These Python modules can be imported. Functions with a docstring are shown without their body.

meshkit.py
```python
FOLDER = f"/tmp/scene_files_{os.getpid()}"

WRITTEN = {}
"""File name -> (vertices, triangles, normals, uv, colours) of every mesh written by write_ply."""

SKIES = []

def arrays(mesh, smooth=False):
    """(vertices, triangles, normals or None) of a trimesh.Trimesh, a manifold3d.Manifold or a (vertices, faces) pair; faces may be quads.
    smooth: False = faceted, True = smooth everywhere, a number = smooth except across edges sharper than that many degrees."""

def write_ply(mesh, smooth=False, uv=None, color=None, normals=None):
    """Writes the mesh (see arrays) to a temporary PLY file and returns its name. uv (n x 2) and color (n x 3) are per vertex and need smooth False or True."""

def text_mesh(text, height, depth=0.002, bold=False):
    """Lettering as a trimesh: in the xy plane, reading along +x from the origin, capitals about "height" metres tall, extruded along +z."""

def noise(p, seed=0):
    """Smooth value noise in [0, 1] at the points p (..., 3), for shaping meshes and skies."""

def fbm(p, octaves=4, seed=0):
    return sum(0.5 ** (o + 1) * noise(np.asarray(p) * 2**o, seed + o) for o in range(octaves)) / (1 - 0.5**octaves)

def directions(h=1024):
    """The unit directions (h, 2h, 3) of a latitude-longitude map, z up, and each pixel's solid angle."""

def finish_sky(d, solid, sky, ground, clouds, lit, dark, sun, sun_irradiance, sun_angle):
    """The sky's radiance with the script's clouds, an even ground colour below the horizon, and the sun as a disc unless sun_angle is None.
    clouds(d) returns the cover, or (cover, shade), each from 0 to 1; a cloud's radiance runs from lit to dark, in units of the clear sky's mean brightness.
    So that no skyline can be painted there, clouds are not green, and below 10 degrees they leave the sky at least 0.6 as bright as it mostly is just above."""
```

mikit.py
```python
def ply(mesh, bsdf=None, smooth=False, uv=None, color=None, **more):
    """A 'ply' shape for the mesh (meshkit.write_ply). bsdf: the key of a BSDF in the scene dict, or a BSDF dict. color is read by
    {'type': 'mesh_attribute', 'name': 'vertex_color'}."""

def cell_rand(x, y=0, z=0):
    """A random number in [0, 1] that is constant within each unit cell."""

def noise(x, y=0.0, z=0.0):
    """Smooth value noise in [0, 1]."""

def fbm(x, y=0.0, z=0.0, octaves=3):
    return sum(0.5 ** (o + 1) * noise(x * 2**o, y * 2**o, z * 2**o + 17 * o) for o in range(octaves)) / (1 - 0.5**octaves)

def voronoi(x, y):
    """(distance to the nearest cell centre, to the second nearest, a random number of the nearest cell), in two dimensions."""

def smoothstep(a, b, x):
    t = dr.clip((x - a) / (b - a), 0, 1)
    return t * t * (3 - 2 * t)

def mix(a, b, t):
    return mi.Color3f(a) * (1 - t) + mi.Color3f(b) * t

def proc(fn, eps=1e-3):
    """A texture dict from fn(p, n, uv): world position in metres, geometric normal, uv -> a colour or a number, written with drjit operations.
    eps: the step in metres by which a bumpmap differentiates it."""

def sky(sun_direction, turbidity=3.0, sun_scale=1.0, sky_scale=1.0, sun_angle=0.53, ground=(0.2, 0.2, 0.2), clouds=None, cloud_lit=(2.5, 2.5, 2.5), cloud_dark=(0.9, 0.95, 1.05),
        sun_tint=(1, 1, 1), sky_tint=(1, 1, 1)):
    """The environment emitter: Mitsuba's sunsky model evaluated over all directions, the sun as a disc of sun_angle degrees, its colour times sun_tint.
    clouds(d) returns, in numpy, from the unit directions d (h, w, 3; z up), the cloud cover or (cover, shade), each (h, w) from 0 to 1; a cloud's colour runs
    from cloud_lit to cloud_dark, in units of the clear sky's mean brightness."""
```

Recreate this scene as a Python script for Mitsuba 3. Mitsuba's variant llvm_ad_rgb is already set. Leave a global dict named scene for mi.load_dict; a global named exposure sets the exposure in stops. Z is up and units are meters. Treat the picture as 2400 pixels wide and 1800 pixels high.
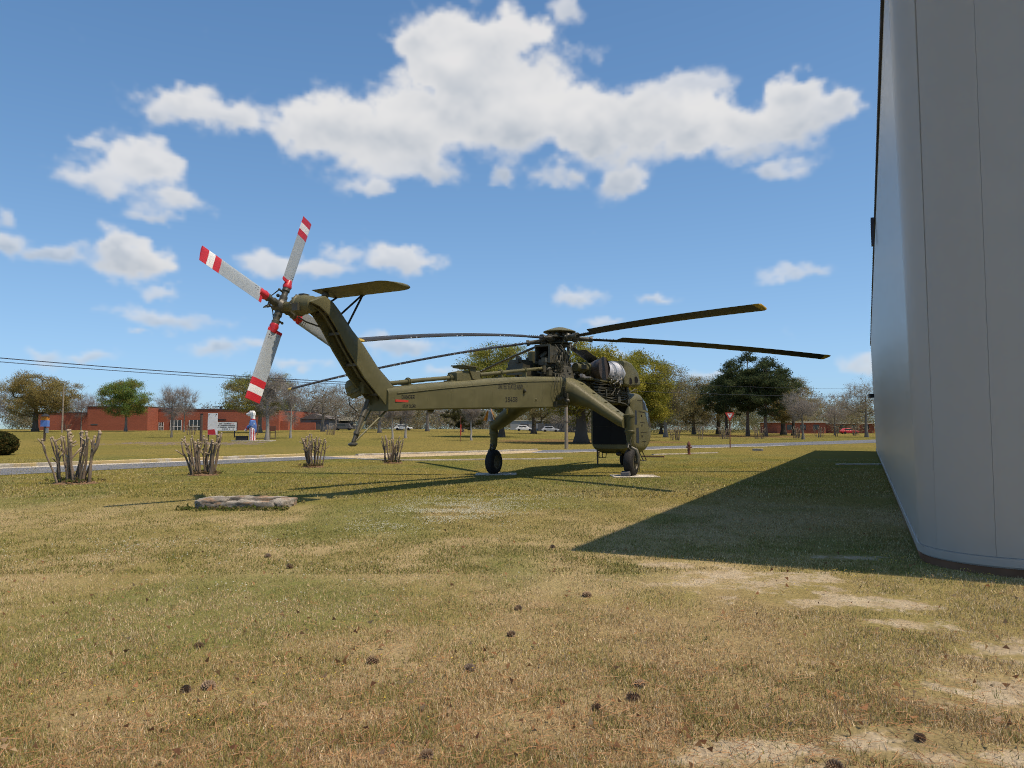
import math
import numpy as np
import trimesh
import mitsuba as mi
import drjit as dr
import mikit
import meshkit
from mikit import proc, noise, fbm, voronoi, cell_rand, smoothstep, mix

T = mi.ScalarTransform4f
scene = {'type': 'scene'}
labels = {}

# ---------------------------------------------------------------- camera, sky, exposure
CAM_H = 1.75
PITCH = math.atan(107 / 1720.0)
scene['camera'] = {
    'type': 'perspective', 'fov_axis': 'x', 'fov': math.degrees(2 * math.atan(1200 / 1720.0)),
    'near_clip': 0.1, 'far_clip': 6000.0,
    'to_world': T().look_at(origin=[0, 0, CAM_H], target=[0, math.cos(PITCH), CAM_H + math.sin(PITCH)], up=[0, 0, 1]),
}
exposure = 1.5
SUN_EL = math.radians(63.5)
SUN = (0.913 * math.cos(SUN_EL), -0.408 * math.cos(SUN_EL), math.sin(SUN_EL))

# clouds: (azimuth from +y towards +x, elevation, half width, half height) in degrees
CLOUDS = [(-4.1, 27.6, 4.8, 3.0), (0.0, 28.6, 2.6, 2.0), (-2.4, 25.7, 5.8, 2.6), (-7.7, 28.0, 2.0, 1.2), (-24.7, 22.3, 2.4, 1.2), (-26.3, 21.2, 1.1, 0.7),
          (-20.9, 21.9, 2.7, 1.0), (-15.3, 21.8, 4.4, 2.3), (-10.1, 21.3, 5.9, 2.8), (-3.4, 23.3, 6.4, 3.2), (1.0, 22.8, 4.1, 2.7), (-11.1, 18.2, 1.6, 0.8),
          (-6.8, 19.6, 2.7, 0.9), (-0.8, 19.6, 1.0, 0.6), (5.1, 23.0, 4.4, 2.7), (7.8, 22.0, 4.7, 2.4), (12.1, 23.2, 4.9, 2.0), (14.1, 25.2, 2.6, 0.6),
          (3.1, 19.4, 2.0, 1.1), (9.1, 18.8, 2.0, 1.0), (22.1, 22.1, 3.2, 1.9), (21.5, 23.9, 1.6, 1.2), (24.4, 22.3, 1.4, 1.0), (17.8, 20.1, 1.9, 0.6),
          (20.2, 18.6, 1.5, 0.7), (14.7, 21.8, 2.9, 1.5), (18.4, 21.7, 2.8, 1.6), (-27.4, 17.8, 2.7, 1.2), (-29.8, 16.5, 2.6, 0.9), (-25.3, 16.0, 2.1, 1.1),
          (-26.9, 18.5, 1.8, 1.1), (-26.1, 14.6, 1.6, 0.6), (-30.2, 18.7, 0.9, 0.4), (4.3, 30.5, 1.5, 0.7), (-34.8, 11.9, 0.9, 0.9), (-32.2, 11.7, 1.6, 0.7),
          (-27.4, 11.4, 2.5, 1.4), (-28.7, 12.4, 1.0, 1.0), (-35.2, 13.6, 0.6, 0.5), (-18.2, 12.0, 2.7, 0.9), (-14.2, 12.4, 2.2, 1.0), (-13.3, 13.7, 1.6, 0.6),
          (-8.0, 12.9, 3.0, 1.0), (-25.6, 9.3, 1.2, 0.5), (-25.7, 7.7, 3.1, 0.6), (-22.0, 5.7, 2.0, 0.6), (-32.0, 4.6, 1.1, 0.4), (21.2, 11.3, 2.3, 0.5),
          (5.0, 10.1, 1.5, 0.7), (11.3, 10.0, 1.6, 0.5), (6.7, 8.2, 1.7, 0.4), (-8.6, 6.5, 2.9, 0.5), (-19.3, 6.3, 1.2, 0.4), (-27.2, 6.6, 0.8, 0.3),
          (25.6, 4.4, 1.4, 0.7), (15.9, 4.1, 2.8, 0.4), (-16.3, 4.7, 1.8, 0.4), (-5.3, 4.5, 1.7, 0.4), (-29.5, 5.0, 1.5, 0.4), (7.3, 5.5, 2.0, 0.4)]
_r = np.random.default_rng(5)
for _ in range(36):          # the same broken cumulus goes on round the rest of the sky
    _a, _e = _r.uniform(40, 320), 4 + 50 * _r.random() ** 1.4
    for _k in range(_r.integers(1, 5)):
        _w = 1.0 + 0.09 * _e * _r.uniform(0.6, 1.3)
        CLOUDS.append((((_a + _r.normal(0, 3) + 180) % 360) - 180, _e + _r.normal(0, 0.8), _w * 1.3, _w * 0.6))


def clouds(d):
    az0 = np.degrees(np.arctan2(d[..., 0], d[..., 1]))
    el0 = np.degrees(np.arcsin(np.clip(d[..., 2], -1, 1)))
    az = az0 + (meshkit.fbm(d * 22, 4, 3) - 0.5) * 3.0 + (meshkit.fbm(d * 70, 3, 13) - 0.5) * 1.5
    el = el0 + (meshkit.fbm(d * 22 + 40, 4, 9) - 0.5) * 1.8 + (meshkit.fbm(d * 70 + 9, 3, 19) - 0.5) * 1.1
    total = np.zeros(az.shape)
    pw = np.zeros(az.shape)
    rel = np.zeros(az.shape)
    thin = np.zeros(az.shape)
    for a, e, ra, re in CLOUDS:
        rows = np.nonzero(np.abs(el[:, 0] - e) < 3 * re + 4)[0]
        if len(rows) == 0:
            continue
        s = slice(rows[0], rows[-1] + 1)
        da = (az[s] - a + 180) % 360 - 180
        v = (el[s] - e) / (re * 1.05)
        v = np.where(v < 0, v * 1.18, v)                 # flatter undersides
        k = 1.24 + 0.20 * np.clip(1.3 - re, 0, 0.9)
        g = np.exp(-1.25 * ((da / (ra * k)) ** 2 + (v * 1.05 / k) ** 2))
        pw[s] += g ** 3.2
        total[s] += g
        rel[s] += g * v
        thin[s] += g * np.clip(1.3 - re, 0, 0.9)
    rel = rel / np.maximum(total, 1e-6)
    thin = thin / np.maximum(total, 1e-6)
    n = meshkit.fbm(d * 46, 5, 21) - 0.5
    n2 = meshkit.fbm(d * 120, 4, 31) - 0.5
    for a, e, ra, re in ((2.5, 20.6, 1.1, 2.0), (15.8, 19.4, 1.5, 1.9), (18.2, 24.6, 1.0, 0.8), (9.5, 26.5, 3.0, 0.7), (-8.2, 19.0, 0.8, 0.8), (-6.9, 25.0, 1.6, 0.8), (-20.0, 20.2, 1.6, 0.7), (15.2, 24.0, 0.7, 0.7)):
        pw = pw * (1 - 0.85 * np.exp(-((az - a) / ra) ** 2 - ((el - e) / re) ** 2))
    f = np.minimum(pw ** (1 / 3.2), 1.3) + 0.42 * n + 0.20 * n2 + 0.80 * (meshkit.fbm(d * 17 + 3, 3, 61) - 0.5)
    lo = 0.25 - 0.06 * thin
    hi = 0.64 + 0.30 * np.clip(-rel, 0, 1) + 0.45 * thin
    t = np.clip((f - lo) / (hi - lo), 0, 1)
    cover = t * t * (3 - 2 * t) * (0.97 - 0.42 * thin)
    body = meshkit.fbm(d * np.array([13, 13, 24]) + 7, 3, 51) - 0.5
    depth = np.clip(f - 0.45, 0, 1)
    shade = np.clip(0.34 - 0.62 * rel + 1.5 * body + 0.20 * depth + 0.15 * n, 0, 1) * np.clip(0.15 + 1.3 * depth, 0, 1)
    return cover, shade


scene['sky'] = mikit.sky(SUN, turbidity=3.0, clouds=clouds, cloud_lit=(2.24, 2.22, 2.21), cloud_dark=(1.28, 1.42, 1.60), ground=(0.17, 0.15, 0.08),
                         sky_tint=(1.17, 1.36, 1.47))
labels['sky'] = {'label': 'blue spring sky with broken white cumulus clouds', 'kind': 'structure'}

# ---------------------------------------------------------------- helpers


class M:
    """Collects vertices and triangles of one mesh."""

    def __init__(self):
        self.v, self.f, self.n = [], [], 0

    def add(self, v, f):
        v, f = np.asarray(v, float), np.asarray(f, int)
        if f.ndim == 2 and f.shape[1] == 4:
            f = np.vstack([f[:, [0, 1, 2]], f[:, [0, 2, 3]]])
        self.v.append(v)
        self.f.append(f + self.n)
        self.n += len(v)
        return self

    def tm(self, t):
        return self.add(t.vertices, t.faces)

    def box(self, c, s, R=None):
        t = trimesh.creation.box(s)
        v = t.vertices if R is None else t.vertices @ np.asarray(R, float).T
        return self.add(v + np.asarray(c, float), t.faces)

    def slab(self, lo, hi):
        lo, hi = np.asarray(lo, float), np.asarray(hi, float)
        return self.box((lo + hi) / 2, hi - lo)

    def tube(self, pts, r, n=8, cap=True):
        pts = np.asarray(pts, float)
        r = np.broadcast_to(np.asarray(r, float), (len(pts),))
        tg = np.gradient(pts, axis=0)
        tg /= np.maximum(np.linalg.norm(tg, axis=1, keepdims=True), 1e-9)
        a = np.array([0.31, 0.17, 0.93]) if abs(tg[0] @ [0.31, 0.17, 0.93]) < 0.95 else np.array([1.0, 0, 0])
        rings = []
        for p, t, rr in zip(pts, tg, r):
            u = np.cross(t, a)
            u /= np.linalg.norm(u)
            w = np.cross(t, u)
            a = np.cross(u, t)
            th = np.arange(n) * 2 * np.pi / n
            rings.append(p + rr * (np.cos(th)[:, None] * u + np.sin(th)[:, None] * w))
        return self.loft(rings, cap)

    def cyl(self, p0, p1, r, r1=None, n=16, cap=True):
        return self.tube([p0, p1], [r, r if r1 is None else r1], n, cap)

    def loft(self, rings, cap=True):
        n, k = len(rings[0]), len(rings)
        v = np.vstack(rings)
        i, j = np.meshgrid(np.arange(k - 1), np.arange(n), indexing='ij')
        a, b = i * n + j, i * n + (j + 1) % n
        f = np.stack([a, b, b + n, a + n], -1).reshape(-1, 4)
        f = np.vstack([f[:, [0, 1, 2]], f[:, [0, 2, 3]]])
        if cap:
            c0, c1 = np.mean(rings[0], 0), np.mean(rings[-1], 0)
            v = np.vstack([v, c0, c1])
            j = np.arange(n)
            f = np.vstack([f, np.stack([np.full(n, n * k), (j + 1) % n, j], -1), np.stack([np.full(n, n * k + 1), n * (k - 1) + j, n * (k - 1) + (j + 1) % n], -1)])
        return self.add(v, f)

    def lathe(self, prof, p0, axis, n=20, cap=True):
        """prof: (distance along axis, radius)."""
        axis = np.asarray(axis, float) / np.linalg.norm(axis)
        return self.tube([np.asarray(p0, float) + axis * q for q, _ in prof], [max(r, 1e-4) for _, r in prof], n, cap) if False else self._lathe(prof, p0, axis, n, cap)

    def _lathe(self, prof, p0, axis, n, cap):
        a = np.array([0, 0, 1.0]) if abs(axis[2]) < 0.9 else np.array([1.0, 0, 0])
        u = np.cross(axis, a)
        u /= np.linalg.norm(u)
        w = np.cross(axis, u)
        th = np.arange(n) * 2 * np.pi / n
        c = np.cos(th)[:, None] * u + np.sin(th)[:, None] * w
        return self.loft([np.asarray(p0, float) + axis * q + max(r, 1e-4) * c for q, r in prof], cap)

    def ball(self, c, r, sub=2):
        t = trimesh.creation.icosphere(sub, 1.0)
        return self.add(t.vertices * np.asarray(r, float) + np.asarray(c, float), t.faces)

    def get(self, fix=False):
        t = trimesh.Trimesh(np.vstack(self.v), np.vstack(self.f), process=False)
        if fix:
            t.merge_vertices()
            t.fix_normals(multibody=True)
        return t


USED = set()


def numbered(key):
    k, i = key, 0
    while k in USED:
        i += 1
        k = '%s_%03d' % (key, i)
    USED.add(k)
    return k


def put(key, mesh, bsdf, smooth=False, color=None, fix=True, label=None, **more):
    """One entry of the scene under the next free number of key."""
    if isinstance(mesh, M):
        mesh = mesh.get(fix and color is None)
    key = numbered(key)
    scene[key] = mikit.ply(mesh, bsdf, smooth=smooth, color=color, **more)
    if label:
        labels[key] = {'label': label}
    return key


def tag(key, label, cat=None, group=None, kind=None):
    labels[key] = {'label': label}
    if cat:
        labels[key]['category'] = cat
    if group:
        labels[key]['group'] = group
    if kind:
        labels[key]['kind'] = kind


def terrain(x, y):
    x, y = np.asarray(x, float), np.asarray(y, float)
    t = np.clip(y, -100, 215) - 58
    r = 0.5 * (t + np.sqrt(t * t + 100))
    k = np.clip((x + 10) / 40, 0, 1)
    k = k * k * (3 - 2 * k)
    z = (0.0122 * (1 - k) + 0.0048 * k) * np.maximum(r - 0.45, 0)
    return z - 0.13 * np.exp(-((x + 2.2) ** 2 + (y - 31.0) ** 2) / 30.0)


def on(x, y, dz=0.0):
    return np.array([x, y, float(terrain(x, y)) + dz])


def rotz(a):
    c, s = math.cos(a), math.sin(a)
    return np.array([[c, -s, 0], [s, c, 0], [0, 0, 1.0]])


# ---------------------------------------------------------------- materials
C3 = mi.Color3f


def principled(name, col, rough=0.5, spec=0.5, metallic=0.0, **more):
    if not isinstance(col, dict):
        col = {'type': 'rgb', 'value': list(col)}
    scene[name] = {'type': 'twosided', 'bsdf': {'type': 'principled', 'base_color': col, 'roughness': rough, 'specular': spec, 'metallic': metallic, **more}}


def vcol(name, rough=0.8, spec=0.2):
    scene[name] = {'type': 'twosided', 'bsdf': {'type': 'principled', 'base_color': {'type': 'mesh_attribute', 'name': 'vertex_color'}, 'roughness': rough, 'specular': spec}}


SAND = [(2.75, 8.5, 1.1, 0.75), (3.35, 7.6, 0.9, 0.35), (4.6, 10.2, .5, .25), (3.55, 6.7, 0.45, 0.18), (2.2, 4.25, 0.4, 0.18), (1.35, 4.05, 0.4, 0.2), (3.3, 5.0, 0.7, 0.35),
        (2.5, 4.05, 0.5, 0.16), (2.1, 9.7, 0.5, .3), (4.2, 5.9, .6, .3)]


def lawn_color(p, n, uv):
    x, y = p.x, p.y
    big = fbm(x * 0.16, y * 0.16, 1.0, 3)
    med = fbm(x * 0.9 + 9, y * 0.55, 3.0, 3)
    fine = fbm(x * 7 + 3, y * 5, 5.0, 3)
    grit = noise(x * 60, y * 60, 2.0)
    straw = C3(0.345, 0.268, 0.140)
    olive = C3(0.245, 0.200, 0.080)
    green = C3(0.165, 0.165, 0.055)
    rust = C3(0.310, 0.225, 0.125)
    col = mix(olive, straw, smoothstep(0.36, 0.62, med * 0.6 + big * 0.4))
    col = mix(col, green, smoothstep(0.47, 0.66, fbm(x * 0.33 + 31, y * 0.28, 7.0, 3)) * 0.8 + 0.25 * smoothstep(0.55, 0.8, fine))
    far = smoothstep(13.0, 24.0, y)
    col = mix(col, mix(C3(0.178, 0.150, 0.036), C3(0.124, 0.130, 0.032), smoothstep(0.42, 0.62, big * 0.5 + med * 0.5)), far * 0.8)
    beyond = smoothstep(44.0, 60.0, y)
    col = mix(col, mix(C3(0.215, 0.172, 0.056), C3(0.170, 0.150, 0.045), smoothstep(0.4, 0.6, fbm(x * 0.05, y * 0.05, 4.0, 3))), beyond * 0.75)
    # pine needles dropped over the near lawn, and leaf litter under the oaks across the road
    needles = smoothstep(0.15, 0.7, 1.25 - dr.sqrt(dr.square(x / 5.5) + dr.square((y - 2.0) / 5.5)) + (fbm(x * 0.7, y * 0.7, 11.0, 3) - 0.5) * 1.5)
    col = mix(col, rust, needles * 0.62)
    litter = smoothstep(0.2, 0.55, 1.0 - dr.sqrt(dr.square((x - 9) / 15) + dr.square((y - 90) / 20)) + (fbm(x * 0.25, y * 0.16, 13.0, 3) - 0.5) * 1.2)
    litter = dr.maximum(litter, smoothstep(0.2, 0.55, 1.0 - dr.sqrt(dr.square((x - 47) / 20) + dr.square((y - 150) / 26)) + (fbm(x * 0.2, y * 0.12, 14.0, 3) - 0.5) * 1.2))
    col = mix(col, C3(0.190, 0.118, 0.058), litter * 0.75)
    # violets in the far lawn
    vio = smoothstep(0.15, 0.5, 1.0 - dr.sqrt(dr.square((x + 35) / 13) + dr.square((y - 80) / 7)) + (fbm(x * 0.6, y * 0.3, 17.0, 3) - 0.5) * 1.4) * smoothstep(0.4, 0.6, noise(x * 5, y * 3, 3.0))
    col = mix(col, C3(0.20, 0.15, 0.20), vio * 0.7)
    sand = mi.Float(-1.0)
    for a, b, ra, rb in SAND:
        sand = dr.maximum(sand, 1.0 - dr.sqrt(dr.square((x - a) / (ra * 1.25)) + dr.square((y - b) / (rb * 1.25))))
    sand = smoothstep(0.02, 0.74, sand + (fbm(x * 4.5, y * 4.5, 19.0, 4) - 0.55) * 2.2 + (noise(x * 28, y * 28, 6.0) - 0.5) * 0.5)
    sand = dr.select(y < 14, sand, 0.0)
    col = mix(col, mix(C3(0.46, 0.39, 0.28), C3(0.37, 0.29, 0.19), noise(x * 9, y * 9, 1.0)), sand * 0.85)
    return col * (0.72 + 0.28 * grit + 0.28 * fine)


scene['lawn_mat'] = {'type': 'twosided', 'bsdf': {'type': 'bumpmap', 'arbitrary': {**proc(lambda p, n, uv: 0.022 * fbm(p.x * 11, p.y * 11, 2.0, 3) + 0.010 * noise(p.x * 48, p.y * 48, 4.0), 4e-3)}, 'scale': 1.0,
                     'bsdf': {'type': 'diffuse', 'reflectance': proc(lawn_color)}}}


def road_color(p, n, uv):
    g = noise(p.x * 40, p.y * 40, 1.0)
    b = fbm(p.x * 0.5, p.y * 0.5, 2.0, 3)
    return mix(C3(0.085, 0.092, 0.105), C3(0.135, 0.138, 0.145), b) * (0.85 + 0.3 * g)


def gravel_color(p, n, uv):
    g = noise(p.x * 14, p.y * 14, 1.0)
    b = fbm(p.x * 0.6, p.y * 0.6, 2.0, 3)
    return mix(C3(0.27, 0.21, 0.12), C3(0.36, 0.29, 0.19), b) * (0.8 + 0.35 * g)


def concrete_color(p, n, uv):
    b = fbm(p.x * 2.2, p.y * 2.2, p.z * 3, 4)
    g = noise(p.x * 55, p.y * 55, p.z * 55)
    return mix(C3(0.30, 0.27, 0.22), C3(0.46, 0.42, 0.35), smoothstep(0.3, 0.7, b)) * (0.82 + 0.3 * g)


def kerb_color(p, n, uv):
    b = fbm(p.x * 1.1, p.y * 1.1, 1.0, 4)
    worn = smoothstep(0.40, 0.56, b) * dr.select(p.x > -24.5, 1.0, 0.4) * dr.select(p.x < -7, 1.0, 0.0)
    return mix(concrete_color(p, n, uv), C3(0.44, 0.32, 0.11), worn * 0.7)


principled('road_mat', proc(road_color), 0.8, 0.2)
principled('gravel_mat', proc(gravel_color), 0.9, 0.1)
principled('concrete_mat', proc(concrete_color), 0.85, 0.2)
principled('kerb_mat', proc(kerb_color), 0.8, 0.2)


def rough_concrete(p, n, uv):
    b = fbm(p.x * 5, p.y * 5, p.z * 6, 4)
    g = fbm(p.x * 34, p.y * 34, p.z * 34, 2)
    c = mix(C3(0.13, 0.117, 0.100), C3(0.26, 0.237, 0.20), smoothstep(0.3, 0.62, b))
    c = mix(c, C3(0.27, 0.17, 0.10), smoothstep(0.56, 0.72, fbm(p.x * 3.1, p.y * 3.1, p.z * 8 + 3, 3)) * 0.7)
    return c * (0.7 + 0.55 * g)


principled('rough_concrete_mat', proc(rough_concrete), 0.95, 0.1)


def drab(base, alt, amp=0.16):
    def fn(p, n, uv):
        b = fbm(p.x * 1.3, p.y * 1.3, p.z * 1.6, 4)
        s = fbm(p.x * 9, p.y * 9, p.z * 2.2, 3)
        c = mix(C3(*base), C3(*alt), smoothstep(0.38, 0.66, b))
        return c * (1 - amp / 2 + amp * s)
    return fn


principled('olive_mat', proc(drab((0.108, 0.101, 0.047), (0.128, 0.119, 0.058))), 0.50, 0.3)
principled('blade_mat', proc(drab((0.026, 0.028, 0.029), (0.034, 0.035, 0.034), 0.3)), 0.45, 0.2)
principled('mech_mat', proc(drab((0.050, 0.048, 0.034), (0.085, 0.078, 0.052), 0.5)), 0.45, 0.5)
principled('burnt_mat', proc(drab((0.060, 0.048, 0.042), (0.095, 0.070, 0.052), 0.5)), 0.45, 0.5)
principled('soot_mat', (0.012, 0.012, 0.012), 0.8, 0.2)
principled('alu_mat', proc(drab((0.40, 0.42, 0.46), (0.52, 0.53, 0.56), 0.4)), 0.48, 0.5, 0.35)
principled('steel_mat', (0.42, 0.41, 0.38), 0.35, 0.5, 0.8)
principled('hose_mat', (0.105, 0.095, 0.062), 0.5, 0.4)
principled('rubber_mat', proc(drab((0.016, 0.016, 0.017), (0.026, 0.025, 0.025), 0.4)), 0.75, 0.3)
principled('canopy_glass_mat', (0.035, 0.040, 0.048), 0.08, 0.6)
principled('rear_glass_mat', (0.008, 0.008, 0.009), 0.35, 0.15)
principled('blue_grey_mat', proc(drab((0.335, 0.375, 0.40), (0.365, 0.405, 0.43), 0.08)), 0.38, 0.4)
principled('red_mat', proc(drab((0.50, 0.022, 0.030), (0.54, 0.028, 0.036), 0.1)), 0.35, 0.5)
principled('white_mat', proc(drab((0.72, 0.72, 0.71), (0.78, 0.78, 0.77), 0.06)), 0.4, 0.4)
principled('yellow_mat', (0.46, 0.31, 0.05), 0.5, 0.3)
principled('orange_mat', (0.55, 0.22, 0.03), 0.6, 0.3)
principled('black_mat', (0.020, 0.020, 0.022), 0.5, 0.4)
principled('blue_mat', (0.085, 0.165, 0.42), 0.5, 0.4)
principled('bright_blue_mat', (0.10, 0.20, 0.52), 0.5, 0.4)
principled('grey_mat', (0.27, 0.28, 0.29), 0.5, 0.4)
principled('dark_grey_mat', (0.09, 0.09, 0.095), 0.55, 0.4)
principled('rust_mat', proc(drab((0.15, 0.060, 0.040), (0.20, 0.080, 0.052), 0.3)), 0.7, 0.3)
principled('fade_letter_mat', (0.035, 0.035, 0.030), 0.6, 0.3)
principled('letter_mat', (0.016, 0.016, 0.016), 0.6, 0.3)
principled('red_print_mat', (0.48, 0.05, 0.035), 0.5, 0.3)
principled('text_red_mat', (0.33, 0.02, 0.03), 0.5, 0.3)
principled('glass_dark_mat', (0.03, 0.035, 0.04), 0.08, 0.6)


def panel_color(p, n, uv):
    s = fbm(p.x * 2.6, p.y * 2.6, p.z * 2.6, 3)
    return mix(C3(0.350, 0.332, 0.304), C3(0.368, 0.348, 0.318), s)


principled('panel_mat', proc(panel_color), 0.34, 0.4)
principled('gutter_mat', (0.035, 0.032, 0.045), 0.5, 0.4)
principled('base_mat', proc(drab((0.14, 0.075, 0.045), (0.19, 0.11, 0.07), 0.4)), 0.9, 0.1)


def brick_color(p, n, uv):
    b = fbm(p.x * 0.35, p.y * 0.35, p.z * 0.8, 3)
    g = cell_rand(dr.floor((p.x + p.y * 0.5) / 0.24), 0, dr.floor(p.z / 0.085))
    return mix(C3(0.285, 0.088, 0.054), C3(0.335, 0.110, 0.068), b) * (0.82 + 0.34 * g)


principled('brick_mat', proc(brick_color), 0.85, 0.2)
principled('shed_mat', (0.15, 0.16, 0.18), 0.6, 0.3)
principled('cream_mat', (0.55, 0.52, 0.42), 0.6, 0.3)
principled('roof_mat', (0.12, 0.11, 0.11), 0.8, 0.2)
vcol('bark_mat', 0.9, 0.15)
vcol('grass_mat', 0.7, 0.15)
vcol('cone_mat', 0.8, 0.2)
vcol('paint_mat', 0.35, 0.45)
scene['leaf_mat'] = {'type': 'principledthin', 'base_color': {'type': 'mesh_attribute', 'name': 'vertex_color'}, 'roughness': 0.55, 'spec_trans': 0.0, 'diff_trans': 0.7, 'eta': 1.3}
principled('wood_pole_mat', proc(lambda p, n, uv: mix(C3(0.22, 0.18, 0.135), C3(0.34, 0.29, 0.225), fbm(p.x * 30, p.y * 30, p.z * 1.5, 3))), 0.85, 0.2)
principled('dark_wood_mat', proc(lambda p, n, uv: mix(C3(0.07, 0.055, 0.045), C3(0.13, 0.10, 0.085), fbm(p.x * 30, p.y * 30, p.z * 1.5, 3))), 0.85, 0.2)
principled('plank_mat', proc(lambda p, n, uv: mix(C3(0.24, 0.115, 0.06), C3(0.33, 0.18, 0.10), fbm(p.x * 3, p.y * 14, p.z * 14, 3))), 0.8, 0.2)
principled('wire_mat', (0.03, 0.035, 0.05), 0.6, 0.3)

# ---------------------------------------------------------------- ground, road, kerbs
def grid_axis(parts):
    out = []
    for a, b, s in parts:
        out += list(np.arange(a, b, s))
    return np.array(out + [parts[-1][1]])


gx = grid_axis([(-1500, -300, 200), (-300, -80, 20), (-80, -30, 4), (-30, 30, 1.0), (30, 100, 4), (100, 300, 20), (300, 1500, 200)])
gy = grid_axis([(-300, -40, 40), (-40, 0, 4), (0, 60, 1.0), (60, 240, 4), (240, 400, 20), (400, 3000, 260)])
X, Y = np.meshgrid(gx, gy, indexing='ij')
gv = np.stack([X.ravel(), Y.ravel(), terrain(X, Y).ravel()], -1)
i, j = np.meshgrid(np.arange(len(gx) - 1), np.arange(len(gy) - 1), indexing='ij')
a = (i * len(gy) + j).ravel()
gf = np.stack([a, a + len(gy), a + len(gy) + 1, a + 1], -1)
tag(put('lawn', M().add(gv, gf), 'lawn_mat', smooth=True, fix=False), 'dry spring lawn with straw, green patches and bare sandy spots', kind='structure')


def resample(pts, n):
    pts = np.asarray(pts, float)
    s = np.r_[0, np.cumsum(np.linalg.norm(np.diff(pts, axis=0), axis=1))]
    from scipy.interpolate import PchipInterpolator
    q = np.linspace(0, s[-1], n)
    return np.stack([PchipInterpolator(s, pts[:, k])(q) for k in range(pts.shape[1])], -1)


def strip(left, right, dz, n=60, k=5):
    L, R = resample(left, n), resample(right, n)
    rows = [L + (R - L) * t for t in np.linspace(0, 1, k + 1)]
    v = np.stack(rows, 1).reshape(-1, 2)
    v = np.c_[v, terrain(v[:, 0], v[:, 1]) + dz]
    i, j = np.meshgrid(np.arange(n - 1), np.arange(k), indexing='ij')
    a = (i * (k + 1) + j).ravel()
    return M().add(v, np.stack([a, a + 1, a + k + 2, a + k + 1], -1))


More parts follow.
